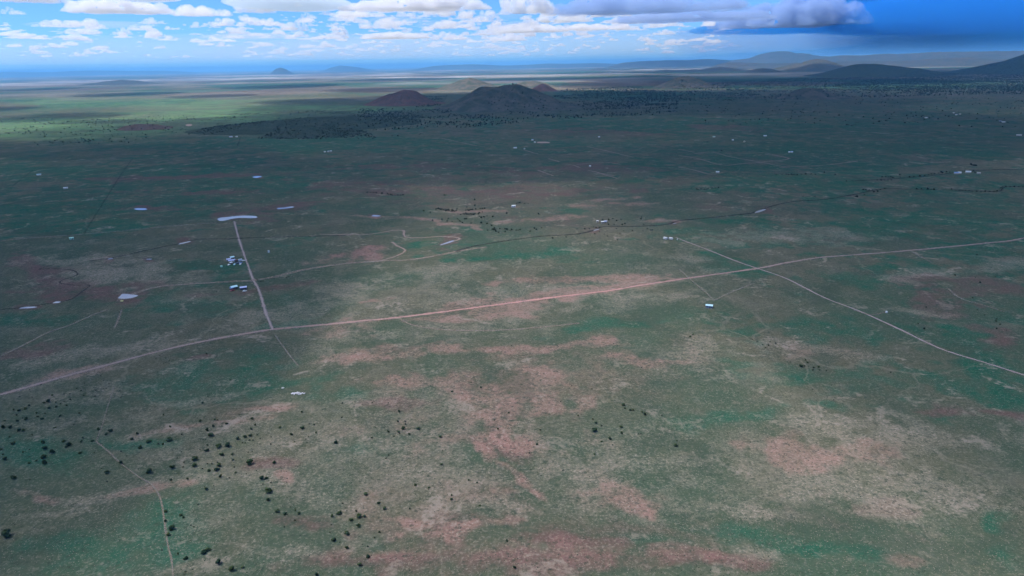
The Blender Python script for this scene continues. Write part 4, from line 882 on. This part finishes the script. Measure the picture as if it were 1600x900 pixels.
# white rubble heap and a pale boulder
rs = random.Random(5); c = G(465, 615); o = empty('rubble_pile', c); tag(o, 'heap of broken white rubble lying on the grass', 'rubble')
chunk = []
for k in range(4):
    bm = bmesh.new(); bmesh.ops.create_cube(bm, size=1)
    for v in bm.verts: v.co *= rs.uniform(.7, 1.2)
    bmesh.ops.bevel(bm, geom=bm.edges[:], offset=.08, segments=1, affect='EDGES'); me = from_bm(bm, 'slab'); me.materials.append(M['rubble']); chunk.append(me)
for k in range(42):
    a = rs.uniform(-1, 1); s = mobj = mesh_obj('slab', chunk[k % 4], None, o); sz = rs.uniform(.35, 1.0)
    s.location = (a * 5.6, rs.uniform(-1, 1) * 2.2 * (1.1 - abs(a)), sz * .2); s.scale = (sz * 1.3, sz, sz * rs.uniform(.3, .8)); s.rotation_euler = (rs.uniform(-.4, .4), rs.uniform(-.4, .4), rs.uniform(0, 6))
c = G(442, 606.5); bm = bmesh.new(); bmesh.ops.create_icosphere(bm, subdivisions=3, radius=1)
for v in bm.verts:
    v.co *= .75 + .4 * float(fbm(v.co.x * 1.7 + 3, v.co.y * 1.7 + v.co.z, 3, 3)); v.co.z = max(v.co.z, -.3)
o = mesh_obj('boulder', from_bm(bm, 'boulder', False), M['rock']); o.location = (c.x, c.y, c.z + .2); o.scale = (1.2, .9, .7); tag(o, 'pale boulder on the grass left of the white rubble', 'boulder')

# ------------------------------------------------------------------ clouds: closed lumps of scattering vapour, each at its own height and distance
def cloud_mesh(seed, n, asp, ht, voxel=.022, base=.18, rmin=.09, rmax=.21, flat=False):
    rr = random.Random(seed); bm = bmesh.new()
    for i in range(n):
        a = rr.random() * 6.283; q = rr.random() ** .65; env = (1 - q * q) if not flat else (1 - q ** 6)
        rad = rr.uniform(rmin, rmax) * (.5 + .6 * env)
        bmesh.ops.create_icosphere(bm, subdivisions=2, radius=rad, matrix=Matrix.Translation((q * math.cos(a), q * math.sin(a) * asp, rr.random() ** 1.3 * ht * env)))
    me = bpy.data.meshes.new('c'); bm.to_mesh(me); bm.free(); o = bpy.data.objects.new('c', me); link(o)
    m = o.modifiers.new('r', 'REMESH'); m.mode = 'VOXEL'; m.voxel_size = voxel
    for sc_, st in ((.22, .16), (.07, .08), (.03, .04)):
        t = bpy.data.textures.new('t', 'CLOUDS'); t.noise_scale = sc_; t.noise_depth = 3
        m = o.modifiers.new('d', 'DISPLACE'); m.texture = t; m.strength = st; m.mid_level = .45
    dg = bpy.context.evaluated_depsgraph_get(); m2 = bpy.data.meshes.new_from_object(o.evaluated_get(dg)); bpy.data.objects.remove(o); bpy.data.meshes.remove(me)
    c = np.empty(len(m2.vertices) * 3, 'f'); m2.vertices.foreach_get('co', c); c = c.reshape(-1, 3)
    c[:, 2] = np.where(c[:, 2] < 0, c[:, 2] * base, c[:, 2]); m2.vertices.foreach_set('co', c.ravel()); m2.name = 'cloud'
    m2.polygons.foreach_set('use_smooth', np.ones(len(m2.polygons), bool)); m2.update(); return m2
BASE = 1940.0
CUM = [cloud_mesh(i + 1, 42, .6, .5) for i in range(6)]
BANK = [cloud_mesh(i + 31, 70, .5, .22, flat=True) for i in range(3)]
VC = dict(cum=NT('cumulus_vapour').vol(.0032, (1, 1, 1), .25), grey=NT('bank_vapour').vol(.004, (.95, .965, 1), .2),
          shade_deck=NT('deck_vapour').vol(.0026, (.80, .91, 1), .2), thin=NT('thin_vapour').vol(.0011, (.9, .95, 1), .2), wisp=NT('wisp_vapour').vol(.00016, (1, 1, 1), .2), mist=NT('mist_vapour').vol(1.5e-5, (.92, .97, 1), .1), soft=NT('soft_vapour').vol(.0004, (.04, .34, .84), .0), slate=NT('shaded_slate_vapour').vol(.002, (.5, .66, .92), .1), storm=NT('shaded_storm_vapour').vol(.0006, (.05, .36, .80), .0), rain=NT('shaded_rain_vapour').vol(.00006, (.02, .32, .80), 0))  # slate, soft, storm and rain: cloud shade put into the dark vapour colour
def cloud(me, vm, cx, by, wpx, hpx, label=None, base=BASE, rz=0.0, depth=1.0):
    p = plane(cx, by, base); k = mpp(p); o = bpy.data.objects.new('cloud', me); link(o)
    if not me.materials: me.materials.append(None)
    o.material_slots[0].link = 'OBJECT'; o.material_slots[0].material = VC[vm]
    zt = max(v[2] for v in me.vertices_zmax) if hasattr(me, 'vertices_zmax') else ZMAX[me.name]
    o.location = p; s = wpx * k / 2 / 1.08; o.scale = (s, s * depth, hpx * k / zt); o.rotation_euler = (0, 0, rz - math.atan2(p.x, p.y))
    if label: tag(o, label, 'cloud', 'clouds in the sky')
    return o
ZMAX = {}
for me in CUM + BANK:
    c = np.empty(len(me.vertices) * 3, 'f'); me.vertices.foreach_get('co', c); ZMAX[me.name] = float(c.reshape(-1, 3)[:, 2].max())
def lens_mesh(seed):
    v, f = ico(4); k = 1 + .34 * (fbm(v[:, 0] * 1.6 + seed * 9, v[:, 1] * 1.6 + v[:, 2], seed, 3) - .5) + .10 * (fbm(v[:, 0] * 5 + seed, v[:, 1] * 5 + v[:, 2] * 4, seed + 4, 2) - .5)
    v = v * k[:, None]; v[:, 2] = np.where(v[:, 2] < 0, v[:, 2] * .35, v[:, 2]); return np_mesh('storm_and_shade_cloud', v, f, True)
LENS = [lens_mesh(i + 3) for i in range(3)]
for me in LENS: me.materials.append(None)
for me in LENS: ZMAX[me.name] = 1.2
C = cloud
C(LENS[0], 'soft', 1350, 40, 260, 46, 'soft dark cloud edge beside the thunderstorm', depth=.8)
C(LENS[1], 'soft', 1490, 34, 420, 62, 'smooth dark veil at the upper right corner', depth=.8)
C(LENS[2], 'soft', 1230, 46, 300, 20, 'soft dark shelf under the heavy storm cloud', depth=.8)
C(BANK[0], 'grey', 190, 19.5, 168, 22, 'long flat grey cloud bank at upper left of the sky')
C(CUM[0], 'cum', 20, 22, 42, 12, 'small white puff at the upper left corner of the sky')
C(BANK[1], 'grey', 55, 3, 110, 9, 'thin grey cloud cut by the top left edge')
C(CUM[1], 'cum', 95, 42, 76, 12, 'ragged white cloud below the long grey bank')
C(CUM[2], 'cum', 238, 37, 50, 10, 'small grey-white cloud under the right end of the bank')
C(BANK[2], 'cum', 315, 24, 95, 17, 'broad lumpy cloud right of the long grey bank')
C(CUM[3], 'cum', 190, 54, 40, 11, 'lone small white cloud low at left')
C(CUM[4], 'cum', 245, 58, 38, 10, 'second lone white cloud low at left')
C(CUM[5], 'cum', 395, 19, 90, 15, 'white heaped cloud in the upper left middle')
C(CUM[0], 'cum', 482, 29, 32, 12, 'round white puff left of the big grey bank')
C(CUM[1], 'cum', 470, 48, 32, 16, 'upright white puff below the round puff')
C(CUM[2], 'cum', 466, 10, 18, 9, 'tiny grey puff near the top edge')
C(BANK[1], 'grey', 650, 15, 235, 22, 'big flat grey cloud bank at top centre')
C(CUM[3], 'cum', 600, 44, 60, 14, 'bright white cloud under the big grey bank')
C(CUM[4], 'cum', 760, 33, 58, 17, 'bright white heap right of the big grey bank')
C(CUM[5], 'cum', 818, 20, 120, 34, 'tall dazzling white cumulus at top right of centre')
C(CUM[0], 'cum', 880, 34, 110, 20, 'broad white cloud below the dark slab')
C(CUM[1], 'cum', 978, 37, 64, 13, 'white cloud edge lit under the dark slab')
C(BANK[2], 'slate', 1010, 18, 330, 30, 'long dark slate cloud slab at upper right', depth=.8)
C(BANK[0], 'slate', 1085, 32, 270, 16, 'second dark slab under the long one')
C(BANK[1], 'slate', 1230, 40, 240, 46, 'heavy blue-grey storm cloud at upper right', depth=.8)
C(CUM[2], 'slate', 1290, 38, 120, 34, 'paler lump on the storm cloud at right')
C(BANK[2], 'cum', 560, 26, 90, 12, 'ragged white cloud at the left end of the big grey bank')
C(CUM[2], 'cum', 700, 44, 90, 13, 'low white heap under the middle of the big grey bank')
C(BANK[0], 'cum', 830, 50, 130, 14, 'ragged white bank low in the middle right')
C(CUM[4], 'grey', 935, 26, 110, 18, 'grey-white heap at the left end of the dark slab')
C(BANK[2], 'cum', 930, 46, 110, 10, 'flat white streak under the dark slab')
C(CUM[0], 'cum', 700, 62, 70, 13, 'white heap low above the middle skyline')
C(CUM[5], 'cum', 530, 54, 36, 14, 'small bright heap low left of centre')
C(CUM[1], 'cum', 130, 53, 70, 9, 'low ragged white cloud in the left sky')
C(CUM[2], 'cum', 40, 60, 70, 9, 'low white cloud at the left edge')
C(CUM[4], 'cum', 350, 40, 70, 12, 'ragged white cloud below the broad lumpy cloud')
C(CUM[0], 'cum', 420, 40, 60, 11, 'white cloud beside the ragged one in the left middle')
C(BANK[0], 'cum', 620, 60, 120, 10, 'wide flat white bank low left of centre')
C(CUM[3], 'cum', 790, 64, 80, 13, 'bright heap low right of centre')
C(CUM[3], 'cum', 1035, 54, 50, 8, 'low white cloud below the second dark slab')
# thin vapour between the heaps, and mist added to whiten the low sky
rv = random.Random(21)
def veil(px_, py_, wpx, hpx, vm, base=BASE, depth=1.0):
    o = cloud(LENS[rv.randrange(3)], vm, px_, py_, wpx, hpx, None, base, rv.uniform(-.4, .4), depth); o.name = 'cloud_veil'; tag(o, kind='structure')
for k in range(12):
    x = rv.gauss(760, 190); y = rv.uniform(14, 62); veil(x, y, rv.uniform(40, 110), rv.uniform(7, 16), 'wisp', BASE + rv.uniform(0, 250))
for x, y, wd in ((150, 40, 200), (390, 58, 160)): veil(x, y, wd, 7, 'wisp')
for off, dist, rx, ry in ((-30000, 66000, 34000, 16000), (2000, 74000, 36000, 18000)):
    o = bpy.data.objects.new('cloud_veil', LENS[0]); link(o); o.material_slots[0].link = 'OBJECT'; o.material_slots[0].material = VC['mist']
    o.location = (off, dist, 1500); o.scale = (rx, ry, 1900); tag(o, kind='structure')
# the crowd of little fair-weather clouds towards the skyline
rr = random.Random(8); V = []; Fq = []; off = 0
LOW = [cloud_mesh(i + 61, 16, .55, .45, voxel=.05, rmin=.14, rmax=.28) for i in range(5)]
LV = []
for me in LOW:
    c = np.empty(len(me.vertices) * 3, 'f'); me.vertices.foreach_get('co', c); f = np.empty(len(me.loops), np.int32); me.loops.foreach_get('vertex_index', f); LV.append((c.reshape(-1, 3), f.reshape(-1, 4)))
cells = []
for k in range(760):
    x = rr.uniform(-40, 1150) if k % 2 else rr.gauss(680, 180); y = rr.uniform(22, 90) if 380 < x < 980 else rr.uniform(40, 90)
    if y > 112 - .0178 * x - 10: continue
    p = plane(x, y, BASE); kk = mpp(p); wd = (10 + 52 * rr.random() ** 2) * (1.15 - .6 * (y - 30) / 60) * kk / 2
    if any((p.x - a) ** 2 + (p.y - b) ** 2 < (wd * .62 + c_) ** 2 for a, b, c_ in cells): continue
    cells.append((p.x, p.y, wd * .62)); v, f = LV[k % 5]; an = rr.uniform(0, 6.28); sz_ = wd * rr.uniform(.35, .75)
    q = np.column_stack([(v[:, 0] * math.cos(an) - v[:, 1] * math.sin(an)) * wd + p.x, (v[:, 0] * math.sin(an) + v[:, 1] * math.cos(an)) * wd + p.y, v[:, 2] * sz_ + BASE])
    V.append(q); Fq.append(f + off); off += len(q)
me = np_mesh('cloudlets', np.concatenate(V), np.concatenate(Fq), True)
tag(mesh_obj('cloudlets', me, VC['cum']), 'crowd of small white fair weather clouds above the skyline', 'clouds', kind='stuff')
print('cloudlets', len(V), len(me.polygons))

# overhead deck: unseen clouds added to shade the plain and leave its middle lit
def shade_deck(x, y, rx, ry, thick, vm='shade_deck', z=2100.0, k=0):
    o = bpy.data.objects.new('storm_and_shade_cloud', LENS[k % 3]); link(o); o.material_slots[0].link = 'OBJECT'; o.material_slots[0].material = VC[vm]
    sh = Vector((SUNV.x, SUNV.y)) * (z / SUNV.z)          # stands towards the sun from the ground it shades
    o.location = (x + sh.x, y + sh.y, z); o.scale = (rx, ry, thick / 1.3); tag(o, kind='structure')
shade_deck(-2020, 1000, 1950, 1800, 800, k=0); shade_deck(2000, 1150, 1950, 1900, 800, k=1); shade_deck(0, 900, 1300, 1200, 450, 'thin', 2300.0, k=2)
shade_deck(0, 2900, 2000, 1350, 800, k=2); shade_deck(3600, 4200, 3200, 2400, 900, k=0); shade_deck(400, 5000, 2300, 1700, 900, k=1); shade_deck(7500, 10500, 6000, 5200, 1000, k=2)
shade_deck(0, 1600, 1100, 600, 450, 'thin', 2300.0, k=0); shade_deck(0, -1150, 2600, 1000, 700, k=1); shade_deck(-4200, 1500, 1500, 1100, 700, k=2); shade_deck(2600, 8300, 2300, 2000, 900, k=1); shade_deck(16000, 9000, 6000, 5000, 1000, k=0)

for px_, py_, rx, ry in ((70, 183, 420, 420), (-60, 172, 500, 500), (150, 190, 260, 200), (200, 147, 520, 700), (330, 150, 420, 520), (470, 158, 380, 420), (60, 140, 600, 900), (600, 140, 700, 800),
                         (440, 135, 800, 1200), (120, 128, 900, 1500), (820, 124, 900, 1600), (960, 122, 1200, 1700), (620, 124, 1200, 1800), (300, 124, 1000, 1800), (1010, 113, 2500, 2600), (520, 118, 1800, 2400)):
    g = G(px_, py_); shade_deck(g.x, g.y, rx, ry, 420, k=int(px_) % 3)   # unseen fair-weather clouds added to cast shadow patches on the far plain

# thunderstorm with its rain far off to the right
d = ray(1500, 60); dn = Vector((d[0], d[1])).normalized(); sd = Vector((dn.y, -dn.x))
DST = 80000.0
def stormlump(me, vm, off, dist, rx, ry, z, th, label=None):
    c = dn * dist + sd * off; o = bpy.data.objects.new('storm_and_shade_cloud', me); link(o); o.material_slots[0].link = 'OBJECT'; o.material_slots[0].material = VC[vm]
    o.location = (c.x, c.y, z); o.scale = (rx, ry, th / ZMAX[me.name]); o.rotation_euler.z = -math.atan2(dn.x, dn.y)
    tag(o, label, 'cloud') if label else tag(o, kind='structure')
stormlump(BANK[2], 'storm', 9000, DST, 24000, 22000, 3400, 7000, 'towering dark blue thunderstorm filling the right of the sky')
def rain(off, dist, rx, ry, z0, z1, seed, label):
    c = dn * dist + sd * off; n = 90; a = np.arange(n) / n * 6.2832; rad = 1 + .2 * (fbm(np.cos(a) * 3 + 7, np.sin(a) * 3, seed, 3) - .5); vv = []
    for z, k in ((z0, .90), (z0 * .6 + z1 * .4, .97), (z1, 1.0)):
        u = np.cos(a) * rx * k * rad; t = np.sin(a) * ry * k * rad; vv.append(np.column_stack([c.x + sd.x * u + dn.x * t, c.y + sd.y * u + dn.y * t, np.full(n, z)]))
    bm = bmesh.new(); vs = [[bm.verts.new(p) for p in ring] for ring in vv]
    for i in range(2):
        for j in range(n): bm.faces.new((vs[i][j], vs[i][(j + 1) % n], vs[i + 1][(j + 1) % n], vs[i + 1][j]))
    bm.faces.new(vs[0][::-1]); bm.faces.new(vs[2]); bmesh.ops.recalc_face_normals(bm, faces=bm.faces[:])
    tag(mesh_obj('rain', from_bm(bm, 'rain'), VC['rain']), label, 'rain', kind='stuff')
ZR = max(450.0, ZTOP[0] + 15) + 20
rain(9000, DST, 23000, 17000, ZR, 4200, 91, 'grey-blue curtain of rain under the thunderstorm')
rain(13000, DST - 4000, 17000, 10000, ZR, 3900, 95, 'darker core of the rain at the right edge')
rain(1000, DST + 3000, 30000, 12000, ZR, 3600, 97, 'thin fringe of rain left of the thunderstorm')

# ------------------------------------------------------------------ haze
bm = bmesh.new(); bmesh.ops.create_cube(bm, size=1); o = mesh_obj('haze', from_bm(bm, 'haze'), NT('haze_air').vol(2.8e-5, (.20, .56, 1.0), 0)); tag(o, 'blue haze over the far plain', 'haze', kind='stuff')
HZ = max(450.0, ZTOP[0] + 15); o.scale = (262000, 262000, HZ + 25); o.location = (0, 0, (HZ - 25) / 2); print('haze top', HZ, ZTOP)
